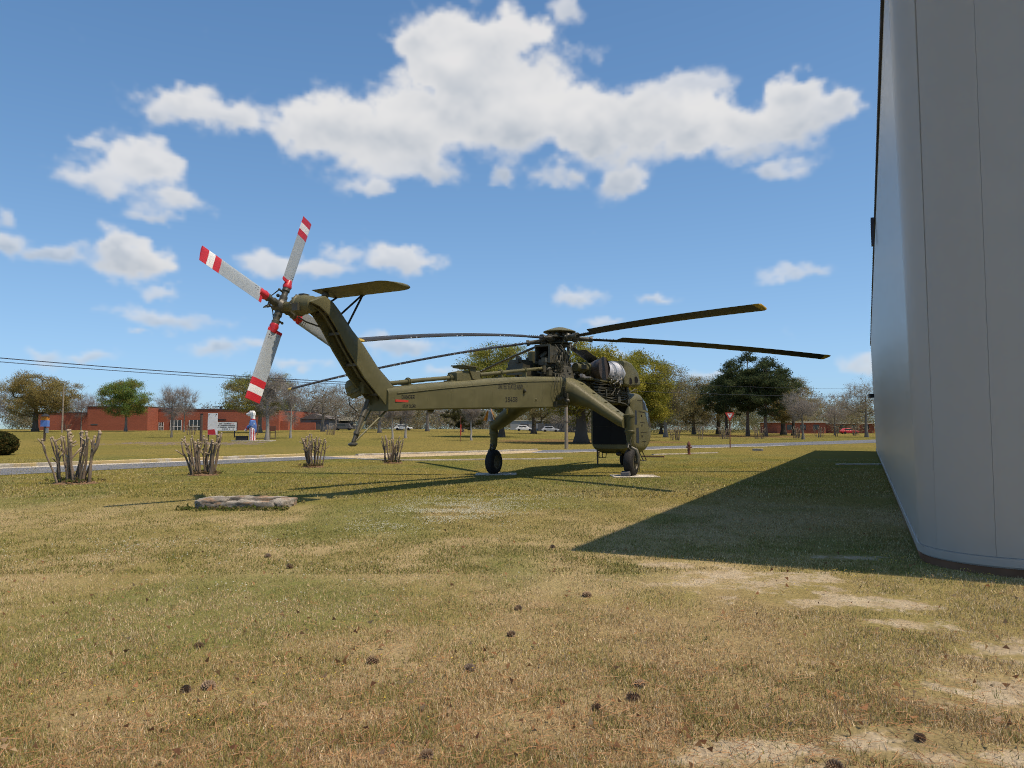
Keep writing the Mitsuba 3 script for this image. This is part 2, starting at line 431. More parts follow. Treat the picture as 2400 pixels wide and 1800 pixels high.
def kerb(line, w, h, n=60, sink=0.05):
    P = resample(line, n)
    tg = np.gradient(P, axis=0)
    tg /= np.linalg.norm(tg, axis=1, keepdims=True)
    nr = np.stack([-tg[:, 1], tg[:, 0]], -1)
    rings = []
    for p, q in zip(P, nr):
        z = float(terrain(*p))
        rings.append(np.array([[*(p - q * w / 2), z - sink], [*(p - q * w / 2 * 0.9), z + h * 0.86], [*(p - q * w / 2 * 0.6), z + h], [*(p + q * w / 2 * 0.6), z + h], [*(p + q * w / 2 * 0.9), z + h * 0.86], [*(p + q * w / 2), z - sink]]))
    return M().loft(rings)


near_a = [(-27, 14), (-22.5, 22), (-19.6, 28.1), (-16.9, 33.2), (-14.3, 38.0), (-12.2, 41.6), (-9.2, 44.2)]
far_a = [(-32.5, 17), (-27.3, 25.5), (-22.9, 32.7), (-20.6, 35.6), (-17.4, 40.1), (-15.2, 43.6), (-12.2, 47.8)]
tag(put('road', strip(near_a, far_a, 0.012), 'road_mat', smooth=True, fix=False), 'grey asphalt road bending along the lawn on the left', kind='structure')
near_b = [(1.4, 54.6), (6.7, 57.9), (12.4, 63.8), (19.0, 69.5), (28, 76), (43, 88.5), (72, 112)]
far_b = [(2.6, 60.6), (7.4, 63.6), (13.7, 71.3), (23.4, 80.5), (34.6, 91.5), (55, 111), (84, 136)]
tag(put('road', strip(near_b, far_b, 0.012), 'road_mat', smooth=True, fix=False), 'grey asphalt road crossing behind the helicopter to the right', kind='structure')
tag(put('drive', strip([near_a[-1], (-5.6, 47.6), (-1.5, 51.3), near_b[0]], [far_a[-1], (-8.0, 51.2), (-2.5, 55.6), far_b[0]], 0.010), 'gravel_mat', smooth=True, fix=False), 'tan worn stretch joining the two roads', kind='structure')
far_k = [(x - 0.25, y + 0.3) for x, y in far_a]
tag(put('gutter', strip(far_a, [(x - 0.75, y + 0.75) for x, y in far_a], 0.016, k=2), 'concrete_mat', smooth=True, fix=False), 'pale concrete gutter along the far side of the road', kind='structure')
tag(put('kerb', kerb([(x - 1.0, y + 1.0) for x, y in far_a], 0.45, 0.17), 'kerb_mat', smooth=35), 'worn yellow kerb along the far side of the left road', kind='structure')
tag(put('kerb', kerb([(-10.3, 48.9), (-6.6, 52.6), (-2.6, 55.9), (2.0, 60.3)], 0.35, 0.12), 'concrete_mat', smooth=35), 'tan concrete kerb beyond the worn stretch', kind='structure')
tag(put('kerb', kerb([(-9.0, 43.4), (-6.2, 41.7), (-3.3, 42.0), (0.6, 43.0), (3.0, 43.9)], 0.2, 0.07), 'concrete_mat', smooth=35), 'narrow pale kerb line behind the left wheel', kind='structure')
tag(put('gutter', strip([(x + 0.45, y - 0.55) for x, y in near_b[:5]], near_b[:5], 0.018, k=2), 'concrete_mat', smooth=True, fix=False), 'pale concrete edge of the right road', kind='structure')
tag(put('kerb', kerb([(9.6, 50.3), (12.4, 52.4), (15.2, 54.6)], 0.22, 0.07), 'concrete_mat', smooth=35), 'short pale kerb line beside the hydrant', kind='structure')
tag(put('kerb', kerb([(19.75, 60.3), (19.85, 59.9), (20.0, 59.7), (20.3, 59.55)], 0.16, 0.18, n=24), 'concrete_mat', smooth=35), 'curved end of a broken kerb right of the yield sign', kind='structure')

# ---------------------------------------------------------------- white building on the right
BU = np.array([0.435, 0.900])       # along the long wall, away
BW = np.array([0.900, -0.435])      # to the right, along the front wall
B0 = np.array([5.27, 9.55])         # where the two wall planes would meet, long wall side
BZ0, BZ1, RAD, LEN = 0.12, 8.55, 1.0, 54.0
LEAN = 0.165                        # the walls lean outward by this much at the eave


def bpt(u, w):
    return B0 + BU * u + BW * w


prof = []                           # wall outline from the far end of the long wall round the corner and along the front
PAN = 0.76
us = np.arange(0.62, LEN - 0.1, PAN)
for u in us[::-1]:
    prof.append(((u + PAN, 0.0), (u, 0.0)))
arc = [(0.62 - math.sin(t) * RAD, RAD - math.cos(t) * RAD) for t in np.linspace(0, math.pi / 2, 3)]
ARC = lambda t: (0.62 - math.sin(t) * RAD, RAD - math.cos(t) * RAD)
pieces = []
for (q0, q1) in prof:
    pieces.append([q0, q1])
for t0, t1 in ((0.0, 0.60), (0.60, 1.33)):
    pieces.append([ARC(t) for t in np.linspace(t0, t1, 7)])
pieces.append([ARC(t) for t in np.linspace(1.33, math.pi / 2, 4)] + [(0.62 - RAD, 1.5)])
for k in range(22):
    w0 = 1.5 + k * PAN
    pieces.append([(0.62 - RAD, w0), (0.62 - RAD, w0 + PAN)])
for ip, P in enumerate(pieces):
    P = [np.array(q, float) for q in P]
    gap0, gap1 = (0.0006 if ip == len(prof) + 1 else 0.0018), (0.0006 if ip == len(prof) else 0.0018)
    d0 = (P[1] - P[0]) / np.linalg.norm(P[1] - P[0])
    d1 = (P[-1] - P[-2]) / np.linalg.norm(P[-1] - P[-2])
    P[0] = P[0] + d0 * gap0
    P[-1] = P[-1] - d1 * gap1
    rings = []
    P = np.array(P)
    tg = np.gradient(P, axis=0)
    tg /= np.linalg.norm(tg, axis=1, keepdims=True)
    nr = np.stack([tg[:, 1], -tg[:, 0]], -1)
    if nr[0] @ (P[0] - np.array([20.0, 20.0])) < 0:
        nr = -nr
    for p, q in zip(P, nr):
        o, i_ = bpt(*p), bpt(*(p - q * 0.05))
        ln = np.array([0.0, -LEAN]) * max(0.0, -q[1]) ** 8
        ot, it = bpt(*(p + ln)), bpt(*(p + ln - q * 0.05))
        rings.append(np.array([[*o, BZ0 + 0.11], [*ot, BZ1], [*it, BZ1], [*i_, BZ0 + 0.11]]))
    # slightly rounded long edges
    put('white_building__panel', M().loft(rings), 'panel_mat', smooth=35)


def outline(off):
    q = [(LEN + 0.9 + off, -off), (0.62, -off)]
    q += [(0.62 - math.sin(t) * (RAD + off), RAD - math.cos(t) * (RAD + off)) for t in np.linspace(0.12, math.pi / 2, 12)]
    q += [(0.62 - RAD - off, 1.0 + 22 * PAN), (0.62 - RAD - off, 19.0)]
    return q


def wall_band(off0, off1, z0, z1, lean=0.0):
    a, b = outline(off0), outline(off1)
    sh = [(0.0, -lean * (1.0 if k < 2 else max(0.0, math.cos(0.12 + (k - 2) * (math.pi / 2 - 0.12) / 11)) ** 8 if k < 14 else 0.0)) for k in range(len(a))]
    a2, b2 = [[(p[0] + q[0], p[1] + q[1]) for p, q in zip(l, sh)] for l in (a, b)]
    return M().loft([np.array([[*bpt(*p), z0], [*bpt(*p2), z1], [*bpt(*q2), z1], [*bpt(*q), z0]]) for p, q, p2, q2 in zip(a, b, a2, b2)])


put('white_building__wall', wall_band(-0.012, -0.22, 0.1, BZ1 - 0.02, LEAN), 'grey_mat', smooth=35, label='grey backing wall behind the white panels')
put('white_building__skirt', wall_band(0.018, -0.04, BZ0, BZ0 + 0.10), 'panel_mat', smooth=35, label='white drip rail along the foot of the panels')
put('white_building__foundation', wall_band(-0.015, -0.23, -0.3, BZ0 - 0.005), 'base_mat', smooth=35, label='brown foundation in the shade below the panels')


def bbox(u0, u1, w0, w1, z0, z1):
    m = M()
    c = [bpt(u0, w0), bpt(u1, w0), bpt(u1, w1), bpt(u0, w1)]
    return m.loft([np.array([[*q, z0] for q in c]), np.array([[*q, z1] for q in c])])


OV = 0.19
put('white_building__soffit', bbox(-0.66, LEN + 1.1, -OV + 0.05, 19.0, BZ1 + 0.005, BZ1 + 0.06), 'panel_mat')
put('white_building__gutter', bbox(-0.72, LEN + 1.15, -OV - 0.02, -OV + 0.06, BZ1 + 0.0, BZ1 + 0.20), 'gutter_mat')
ridge = M()
c = lambda u, w, z: [*bpt(u, w), z]
u0, u1 = -0.72, LEN + 1.15
ridge.add([c(u0, -OV + 0.062, BZ1 + 0.065), c(u1, -OV + 0.062, BZ1 + 0.065), c(u1, 10, BZ1 + 1.0), c(u0, 10, BZ1 + 1.0), c(u1, 19, BZ1 + 0.065), c(u0, 19, BZ1 + 0.065)],
          [[0, 1, 2], [0, 2, 3], [3, 2, 4], [3, 4, 5], [0, 3, 5], [1, 4, 2]])
put('white_building__roof', ridge, 'roof_mat')
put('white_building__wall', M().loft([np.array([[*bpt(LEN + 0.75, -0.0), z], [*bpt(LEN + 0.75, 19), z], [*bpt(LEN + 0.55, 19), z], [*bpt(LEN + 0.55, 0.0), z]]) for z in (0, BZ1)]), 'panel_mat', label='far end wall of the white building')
put('white_building__eave_bracket', bbox(15.4, 15.75, -OV - 0.12, -OV - 0.025, BZ1 - 0.78, BZ1 + 0.10), 'gutter_mat', label='downpipe head hanging at the eave')
tag('white_building', 'tall white metal panelled building with a rounded corner on the right', 'building')
USED.add('white_building')
m = M()
q = bpt(LEN - 5.5, -0.27)
m.box([*q, 4.2], [0.28, 0.30, 0.28]).box([*bpt(LEN - 5.5, -0.12), 4.2], [0.12, 0.2, 0.2])
tag(put('wall_lamp', m, 'black_mat'), 'small black box lamp on the far end of the white wall', 'lamp')
m = M().slab([16.2, 36.55, -0.06], [18.6, 36.95, 0.05])
tag(put('splash_slab', m, 'concrete_mat'), 'narrow pale concrete slab in the shade beside the white wall', 'slab')

# ---------------------------------------------------------------- trees
TREE_RNG = np.random.default_rng(11)


def bark_colors(v, rng, base, var=0.25):
    n = meshkit.fbm(v * np.array([2.5, 2.5, 0.7]), 3, int(rng.integers(1000)))
    return np.clip(np.asarray(base) * (1 - var + 2 * var * n)[:, None], 0, 1)


def make_tree(rng, h, r, base_h, r0, clusters, shape='round', nodes_up=0.75, lean=0.0):
    """Skeleton: a tapered trunk and limbs that reach every leaf cluster. Returns (trunk mesh, cluster points, their outward directions)."""
    zc, rz_ = (base_h + h) / 2, (h - base_h) / 2
    seed = int(rng.integers(1e6))
    pts = []
    while len(pts) < clusters:
        q = rng.normal(size=(clusters * 3, 3))
        q /= np.linalg.norm(q, axis=1, keepdims=True)
        q *= (rng.random((len(q), 1)) ** 0.42)
        if shape == 'pine':
            q[:, :2] *= np.clip(1.05 - 0.55 * np.maximum(q[:, 2:], -0.2), 0.3, 1.1)
        if shape == 'vase':
            q[:, :2] *= np.clip(0.72 + 0.38 * q[:, 2:], 0.3, 1.1)
        lump = meshkit.fbm(q * 2.1 + 5, 2, seed)
        keep = lump > 0.46 - 0.25 * (np.linalg.norm(q, axis=1) < 0.4)
        q = q[keep] * (0.80 + 0.5 * (lump[keep] - 0.45))[:, None] * 1.15
        pts += list(q)
    pts = np.array(pts[:clusters])
    P = pts * [r, r, rz_] + [0, 0, zc]
    P[:, 2] = np.clip(P[:, 2], base_h * 0.75, h)
    bend = rng.normal(0, 0.25 + lean, 2) * h / 12
    tz = np.linspace(0, base_h + (h - base_h) * nodes_up, 9)
    trunk = np.stack([bend[0] * (tz / h) ** 2 + rng.normal(0, 0.03, 9) * (tz > 0), bend[1] * (tz / h) ** 2 + rng.normal(0, 0.03, 9) * (tz > 0), tz], -1)
    dense = np.stack([np.interp(np.linspace(0, 1, 40), np.linspace(0, 1, 9), trunk[:, k]) for k in range(3)], -1)
    nodes = [p for p in dense if p[2] > base_h * 0.72]
    par = [-1] + list(range(len(nodes) - 1))
    n_trunk = len(nodes)
    order = np.argsort(np.linalg.norm((P - [0, 0, base_h]) * [1, 1, 0.7], axis=1))
    NA = np.array(nodes)
    tip = []
    for k in order:
        p = P[k]
        dd = NA - p
        cost = np.linalg.norm(dd, axis=1) + np.maximum(dd[:, 2], 0) * 1.3
        b = int(np.argmin(cost))
        a = NA[b]
        mid = (a + p) / 2 + rng.normal(0, 0.06, 3) * np.linalg.norm(p - a)
        mid[2] -= 0.05 * np.linalg.norm(p - a)
        NA = np.vstack([NA, mid, p])
        par += [b, len(NA) - 2]
        tip.append(len(NA) - 1)
    w = np.zeros(len(NA))
    w[tip] = 1
    for k in range(len(NA) - 1, 0, -1):
        if par[k] >= 0:
            w[par[k]] += w[k]
    rad = np.maximum(r0 * 0.8 * (w / w.max()) ** 0.5, 0.018 * h / 10)
    m = M()
    flare = r0 * (1 + 0.55 * np.exp(-tz / (0.35 * max(r0 / 0.3, 0.5))))
    top = np.interp(tz, [0, base_h, tz[-1]], [1, 0.8, 0.22])
    m.tube(trunk, flare * top, 9)
    segs = [(NA[par[k]], NA[k], min(rad[par[k]], rad[k] * 1.35), rad[k]) for k in range(n_trunk, len(NA)) if par[k] >= 0]
    big = [s for s in segs if s[2] > 0.035]
    for a_, b_, ra, rb in big:
        m.tube([a_, b_], [ra, rb], 5, False)
    small = [s for s in segs if s[2] <= 0.035]
    for a_, b_, ra, rb in small:
        m.tube([a_, b_], [ra, rb], 3, False)
    out = P - [0, 0, base_h + 0.25 * (h - base_h)]
    out /= np.maximum(np.linalg.norm(out, axis=1, keepdims=True), 1e-6)
    return m.get(), P, out


def leaves(rng, P, out, per, spread, size, cols, flat=0.6):
    n = len(P) * per
    c = np.repeat(P, per, 0) + rng.normal(size=(n, 3)) * spread * np.array([1, 1, flat])
    u = rng.normal(size=(n, 3))
    u /= np.linalg.norm(u, axis=1, keepdims=True)
    w = np.cross(u, rng.normal(size=(n, 3)))
    w /= np.linalg.norm(w, axis=1, keepdims=True)
    s = size * rng.uniform(0.6, 1.3, (n, 1))
    v = np.stack([c - u * s, c + u * s * 0.2 + w * s * 0.75, c + u * s * 0.8 - w * s * 0.45], 1).reshape(-1, 3)
    f = np.arange(n * 3).reshape(-1, 3)
    cols = np.asarray(cols)
    pick = cols[rng.integers(len(cols), size=len(P))]
    pick = np.repeat(pick, per, 0) * rng.uniform(0.72, 1.28, (n, 1)) * rng.uniform(0.94, 1.06, (n, 3))
    return trimesh.Trimesh(v, f, process=False), np.repeat(pick, 3, 0)


def twigs(rng, P, out, per, length, width, col):
    n = len(P) * per
    d = np.repeat(out, per, 0) * 0.9 + rng.normal(size=(n, 3)) * 0.62 + [0, 0, 0.25]
    d /= np.linalg.norm(d, axis=1, keepdims=True)
    a = np.repeat(P, per, 0) - d * length * 0.25 * rng.random((n, 1))
    L = length * rng.uniform(0.45, 1.25, (n, 1))
    bend = rng.normal(size=(n, 3)) * 0.12 * L
    w = np.cross(d, rng.normal(size=(n, 3)))
    w /= np.linalg.norm(w, axis=1, keepdims=True)
    mid, end = a + d * L * 0.5 + bend, a + d * L + bend * 0.3
    side = mid + np.cross(d, w) * L * 0.30 + d * L * 0.24
    v = np.stack([a - w * width, a + w * width, mid + w * width * 0.6, mid - w * width * 0.6, end, side], 1).reshape(-1, 3)
    q = np.arange(n)[:, None] * 6
    f = np.vstack([q + [0, 1, 2], q + [0, 2, 3], q + [3, 2, 4], q + [3, 2, 5]])
    c = np.asarray(col) * rng.uniform(0.7, 1.3, (n, 1))
    return trimesh.Trimesh(v, f, process=False), np.repeat(c, 6, 0)


BARK = dict(grey=(0.20, 0.178, 0.155), dark=(0.095, 0.080, 0.066), pale=(0.34, 0.32, 0.29), pine=(0.17, 0.12, 0.09))
GOLD = [(0.310, 0.275, 0.042), (0.255, 0.250, 0.042), (0.350, 0.310, 0.055), (0.210, 0.215, 0.042)]
YELGRN = [(0.280, 0.275, 0.060), (0.215, 0.235, 0.050), (0.320, 0.300, 0.075)]
GREEN = [(0.195, 0.285, 0.075), (0.170, 0.255, 0.070), (0.250, 0.275, 0.065), (0.240, 0.210, 0.055)]
BROWN = [(0.265, 0.225, 0.105), (0.230, 0.205, 0.095), (0.205, 0.200, 0.088)]
TAN = [(0.300, 0.235, 0.085), (0.265, 0.215, 0.080), (0.330, 0.275, 0.105)]
HALF = [(0.260, 0.230, 0.125), (0.225, 0.205, 0.115), (0.280, 0.235, 0.155)]
PINE = [(0.058, 0.080, 0.038), (0.074, 0.098, 0.040), (0.100, 0.115, 0.046), (0.052, 0.072, 0.038)]
TWIG = (0.34, 0.305, 0.275)


def tree(name, label, kind, x, y, h, r, base=None, r0=None, cols=None, bark='grey', clusters=None, cat='tree', group=None, dens=1.0):
    rng = TREE_RNG
    key = numbered(name)
    o = on(x, y, -0.05)
    if kind == 'bare':
        clusters = (clusters or 150) + 60
        tm, P, out = make_tree(rng, h * 0.93, r, base or h * 0.28, r0 or h * 0.016, clusters, 'vase', 0.8)
    elif kind == 'pine':
        clusters = clusters or 210
        tm, P, out = make_tree(rng, h, r, base or h * 0.33, r0 or 0.34, clusters, 'pine', 0.92)
    else:
        clusters = clusters or 240
        tm, P, out = make_tree(rng, h, r, base or h * 0.28, r0 or h * 0.03, clusters, 'round', 0.6)
    put(key + '__trunk', trimesh.Trimesh(tm.vertices + o, tm.faces, process=False), 'bark_mat', smooth=True, color=bark_colors(tm.vertices, rng, BARK[bark]))
    parts = []
    if kind == 'bare':
        parts.append(twigs(rng, P, out, int(17 * dens), h * 0.150, 0.0085, cols or TWIG))
    elif kind == 'half':
        parts.append(twigs(rng, P, out, int(14 * dens), h * 0.125, 0.008, TWIG))
        parts.append(leaves(rng, P, out, int(34 * dens), h * 0.055, 0.075, cols or HALF))
    elif kind == 'pine':
        n = 120
        c = np.repeat(P, n, 0) + rng.normal(size=(len(P) * n, 3)) * [0.50, 0.50, 0.24]
        parts.append(leaves(rng, c, out, 1, 0.02, 0.16, cols or PINE))
    else:
        parts.append(leaves(rng, P, out, int(125 * dens), h * 0.042, 0.095 + 0.0015 * h, cols or GOLD))
        parts.append(twigs(rng, P, out, 3, h * 0.07, 0.012, TWIG))
    n, V, F, Cc = 0, [], [], []
    for t, c in parts:
        V.append(t.vertices + o)
        F.append(t.faces + n)
        Cc.append(c)
        n += len(t.vertices)
    put(key + '__crown', trimesh.Trimesh(np.vstack(V), np.vstack(F), process=False), 'leaf_mat', color=np.clip(np.vstack(Cc), 0, 1))
    tag(key, label, cat, group)
    return key


tree('oak_tree', 'large golden brown oak at the far left beside the brick school', 'leaf', -107, 165, 13.2, 8.6, base=3.2, r0=0.6, cols=TAN, clusters=360, bark='dark', dens=1.5)
tree('maple_tree', 'fresh green maple standing in front of the brick school wall', 'leaf', -87.2, 166, 12.0, 5.6, base=3.4, r0=0.3, cols=GREEN, clusters=290, dens=1.3)
tree('bare_tree', 'bare grey tree left of the dark wooden post, before the school windows', 'bare', -50.0, 108, 8.4, 2.9, base=2.6)
tree('bare_tree', 'bare tree close to the school windows, right of the one with a pale trunk', 'bare', -71.4, 160, 10.3, 3.4)
tree('oak_tree', 'green and brown oak hanging over the right end of the brick school', 'leaf', -51.5, 150, 12.8, 7.6, base=3.0, r0=0.45, cols=BROWN + YELGRN, clusters=330, dens=1.3)
tree('birch_tree', 'tall bare tree with a pale mottled trunk just right of the dog statue', 'bare', -30.3, 91.0, 9.6, 2.5, base=2.9, r0=0.24, bark='pale', clusters=170)
tree('bare_tree', 'slim bare tree right of the empty sign frame', 'bare', -31.0, 103, 8.6, 2.5, base=2.3, r0=0.15, bark='pale')
tree('budding_tree', 'broad grey budding tree left of the tail boom, in front of the cream building', 'half', -42.5, 165, 11.6, 6.9, base=3.2, r0=0.38, clusters=230)
tree('budding_tree', 'grey budding tree seen behind the tail skid', 'half', -27.0, 150, 10.6, 5.6, base=2.8, r0=0.36, cols=BROWN + HALF)
tree('bare_tree', 'slim bare tree behind the pruned shrub beside the tail skid, left of a pair', 'bare', -15.9, 98, 5.4, 1.7, base=2.2, r0=0.13, bark='pale')
tree('bare_tree', 'slim bare tree behind the pruned shrub beside the tail skid, right of a pair', 'bare', -14.9, 103, 5.6, 1.7, base=2.2, r0=0.16, bark='pale')
tree('budding_tree', 'grey tree under the middle of the tail boom', 'half', -19.8, 172, 11.2, 6.1, base=3.4, r0=0.42)
tree('evergreen_bush', 'dense dark evergreen bush under the tail boom', 'leaf', -10.7, 160, 5.8, 4.9, base=0.7, r0=0.25, cols=[(0.05, 0.055, 0.022), (0.07, 0.068, 0.026)], clusters=170)
tree('willow_oak_tree', 'yellow green tree rising above the tail boom left of the rotor mast', 'leaf', -1.6, 112, 14.4, 6.3, base=3.8, r0=0.42, cols=YELGRN, clusters=380, bark='dark', dens=1.6)
tree('bare_tree', 'small bare tree with whitish trunk left of the left main wheel strut', 'bare', -5.1, 92, 5.4, 1.5, base=2.3, r0=0.12, bark='pale')
tree('willow_oak_tree', 'golden tree with a thick trunk beneath the fuselage', 'leaf', 7.7, 82, 11.4, 5.9, base=2.7, r0=0.68, cols=GOLD, clusters=380, bark='dark', dens=1.6)
tree('willow_oak_tree', 'golden tree spreading behind the cockpit', 'leaf', 16.8, 99, 12.2, 5.2, base=1.7, r0=0.45, cols=GOLD, clusters=340, bark='dark', dens=1.6)
tree('budding_tree', 'grey green budding tree just right of the golden tree behind the cockpit', 'leaf', 28.0, 134, 13.8, 5.0, base=2.6, r0=0.36, cols=HALF + BROWN, dens=0.75, clusters=300)
tree('budding_tree', 'olive budding tree directly right of the cockpit nose', 'leaf', 25.8, 150, 13.2, 5.0, base=1.2, r0=0.36, cols=[(0.15, 0.145, 0.05), (0.12, 0.125, 0.05)], dens=0.9, clusters=280)
tree('oak_tree', 'brown oak left of the dark pines', 'leaf', 50.5, 180, 14.2, 7.4, base=3.0, r0=0.5, cols=BROWN, clusters=270, bark='dark', dens=0.8)
tree('pine_tree', 'tallest dark green pine behind the yield sign, left trunk of the front pair', 'pine', 48.1, 150, 17.4, 6.6, base=5.0, bark='pine', clusters=330)
tree('pine_tree', 'dark green pine behind the yield sign, right trunk of the front pair', 'pine', 50.0, 145, 15.6, 6.8, base=4.0, bark='pine', clusters=330)
tree('pine_tree', 'dark pine farther back on the left of the pine group', 'pine', 48.2, 165, 14.2, 6.0, base=4.4, bark='dark', clusters=260)
tree('oak_tree', 'brown and gold oak right of the dark pines', 'leaf', 63.5, 172, 14.0, 7.0, base=3.2, r0=0.6, cols=TAN + BROWN, clusters=280, bark='dark', dens=0.85)
tree('bare_tree', 'bare grey tree near the road right of the pines', 'bare', 44.7, 113, 7.9, 3.4, base=2.2, r0=0.2, clusters=200)
tree('bare_tree', 'wide bare tree behind the row of pruned shrubs, left of the building edge', 'bare', 70.2, 160, 9.6, 5.8, base=2.2, clusters=240)
tree('budding_tree', 'tan budding tree partly hidden by the white building', 'half', 65.1, 135, 10.9, 5.2, base=2.8, r0=0.3, cols=HALF + TAN, clusters=260)
tree('bare_tree', 'bare tree at the left edge behind the golden oak', 'bare', -120.1, 172, 10.8, 4.8, clusters=200)
tree('bare_tree', 'bare treetop behind the left part of the school roof', 'bare', -116.2, 205, 10.2, 5.2, clusters=200)
tree('bare_tree', 'bare tree beside the left end of the school', 'bare', -112.5, 192, 10.2, 4.0, clusters=180)
tree('budding_tree', 'grey tree behind the cream building, left of the tail pylon', 'half', -47.0, 196, 11.0, 5.8, cols=HALF)
tree('oak_tree', 'brown oak seen under the fuselage between the two thick trunks', 'leaf', 4.4, 150, 11.1, 7.0, base=2.6, r0=0.5, cols=BROWN, clusters=230, dens=0.8, bark='dark')
tree('oak_tree', 'brown oak under the tail boom left of the dark evergreen bush', 'leaf', -28.7, 190, 10.8, 7.7, base=2.4, r0=0.45, cols=BROWN, clusters=230, dens=0.8, bark='dark')

tree('oak_tree', 'tan oak between the grey green budding tree and the dark pines', 'leaf', 44.0, 178, 13.6, 6.4, base=2.0, r0=0.45, cols=BROWN + TAN, clusters=280, bark='dark', dens=0.8)
tree('oak_tree', 'olive brown oak farther back, right of the cockpit, behind the thin pruned shrub', 'leaf', 37.5, 185, 12.5, 6.8, base=1.2, r0=0.45, cols=BROWN + HALF, clusters=280, bark='dark', dens=0.8)
tree('oak_tree', 'golden brown oak at the right foot of the dark pines', 'leaf', 60.5, 158, 11.2, 5.6, base=2.2, r0=0.4, cols=TAN, clusters=260, bark='dark', dens=0.8)

# far woods that read as one mass
rng = np.random.default_rng(4)
V, F, Cc, n = [], [], [], 0
for k in range(230):
    th = rng.uniform(-0.80, 0.66)
    D = rng.uniform(205, 330)
    x, y = D * math.tan(th), D
    h, r = rng.uniform(6, 11) * (0.8 + 0.45 * meshkit.noise([th * 9, 2, 3], 5)), rng.uniform(5, 8)
    P = rng.normal(size=(56, 3)) * [r * 0.45, r * 0.35, h * 0.25] + [0, 0, h * 0.48]
    P[:, 2] = np.clip(np.abs(P[:, 2]), 0.2, h)
    o = on(x, y)
    col = [BROWN, HALF, HALF, [(0.15, 0.155, 0.075)], [(0.25, 0.225, 0.19)], [(0.23, 0.21, 0.18)]][rng.integers(6)]
    t, c = leaves(rng, P, P, 42, 0.95, 0.23, col)
    V.append(t.vertices + o)
    F.append(t.faces + n)
    Cc.append(c)
    n += len(t.vertices)
tag(put('woods', trimesh.Trimesh(np.vstack(V), np.vstack(F), process=False), 'leaf_mat', color=np.clip(np.vstack(Cc), 0, 1)), 'grey brown woods along the horizon', 'woods', kind='stuff')

# trimmed shrub at the left edge
rng = np.random.default_rng(8)
key = numbered('trimmed_shrub')
o = on(-36.1, 49.5)
m = M()
for k in range(26):
    a_, b_ = rng.uniform(0, 2 * np.pi), rng.uniform(0.5, 0.95)
    m.tube([o + [0.3 * math.cos(a_), 0.3 * math.sin(a_), -.05], o + [1.2 * b_ * math.cos(a_), 1.0 * b_ * math.sin(a_), .5], o + [2.0 * b_ * math.cos(a_), 1.7 * b_ * math.sin(a_), 1.2 - .5 * b_]], [.04, .03, .012], 6)
put(key + '__stem', m, 'plank_mat', smooth=True)
q = rng.normal(size=(16000, 3))
q /= np.linalg.norm(q, axis=1, keepdims=True)
q = np.sign(q) * np.abs(q) ** 0.75
q /= np.maximum(np.linalg.norm(q, axis=1, keepdims=True) ** 0.5, 0.6)
P = q * [2.35, 2.05, 0.95] * (1.03 - 0.42 * rng.random((len(q), 1)) ** 2.5) + [0, 0, 0.75]
P = P[P[:, 2] > 0.02]
t, c = leaves(rng, P, P, 5, 0.05, 0.06, [(0.052, 0.064, 0.022), (0.075, 0.075, 0.026), (0.12, 0.085, 0.028), (0.045, 0.05, 0.02)])
put(key + '__foliage', trimesh.Trimesh(t.vertices + o, t.faces, process=False), 'leaf_mat', color=np.clip(c, 0, 1))
tag(key, 'clipped dark green shrub cut off by the left edge of the photo', 'shrub')

# ---------------------------------------------------------------- the helicopter (own axes: x forward, y to port, z up)
PSI = math.radians(28.6)
HF = np.array([math.sin(PSI), math.cos(PSI), 0])
HL = np.array([-math.cos(PSI), math.sin(PSI), 0])
HB = np.array([1.78, 29.3, 0.0])
HROT = np.stack([HF, HL, [0, 0, 1.0]], 1)
H = 'helicopter'
USED.add(H)
tag(H, 'olive drab crane helicopter with open rotor mast and slanted tail, parked on the lawn', 'helicopter')


def hp(name, m, bsdf, smooth=False, label=None, color=None, parent=H, fix=True):
    t = m.get(fix and color is None) if isinstance(m, M) else m
    t = trimesh.Trimesh(t.vertices @ HROT.T + HB, t.faces, process=False)
    return put(parent + '__' + name, t, bsdf, smooth=smooth, color=color, label=label)


def rrect(x, y0, y1, z0, z1, r, k=4):
    """Rounded rectangle ring in the plane x = const; r: radii at (port bottom, starboard bottom, starboard top, port top)."""
    r = np.broadcast_to(np.asarray(r, float), (4,))
    out = []
    for (cy, cz, a0), rr in zip(((y1, z0, -90), (y1, z1, 0), (y0, z1, 90), (y0, z0, 180)), (r[0], r[3], r[2], r[1])):
        sy, sz = (-1 if cy == y1 else 1), (1 if cz == z0 else -1)
        for t in np.linspace(0, 90, k + 1):
            a = math.radians(a0 + t)
            out.append([x, cy + sy * rr + rr * math.cos(a), cz + sz * rr + rr * math.sin(a)])
    return np.array(out)


# boom and backbone
BOOM = [(-11.15, 0.34, 2.24, 2.86), (-10.2, 0.37, 2.275, 2.96), (-8.7, 0.43, 2.34, 3.13), (-6.4, 0.50, 2.42, 3.36), (-4.6, 0.56, 2.47, 3.54), (-2.9, 0.62, 2.53, 3.67), (-1.0, 0.70, 2.60, 3.78), (-0.55, 0.70, 2.61, 3.80)]
hw = lambda x: np.interp(x, [b[0] for b in BOOM], [b[1] for b in BOOM])
hp('tail_boom', M().loft([rrect(x, -w, w, a, b, (0.05, 0.05, 0.17, 0.17), 5) for x, w, a, b in BOOM]), 'olive_mat', smooth=30)
hp('fuselage_beam', M().loft([rrect(x, -w, w, a, b, (0.08, 0.08, 0.16, 0.16)) for x, w, a, b in ((-0.53, 0.66, 2.66, 3.74), (0.9, 0.66, 2.75, 3.80), (3.2, 0.64, 2.85, 3.78), (6.3, 0.62, 2.9, 3.6))]), 'olive_mat', smooth=30)
m = M()
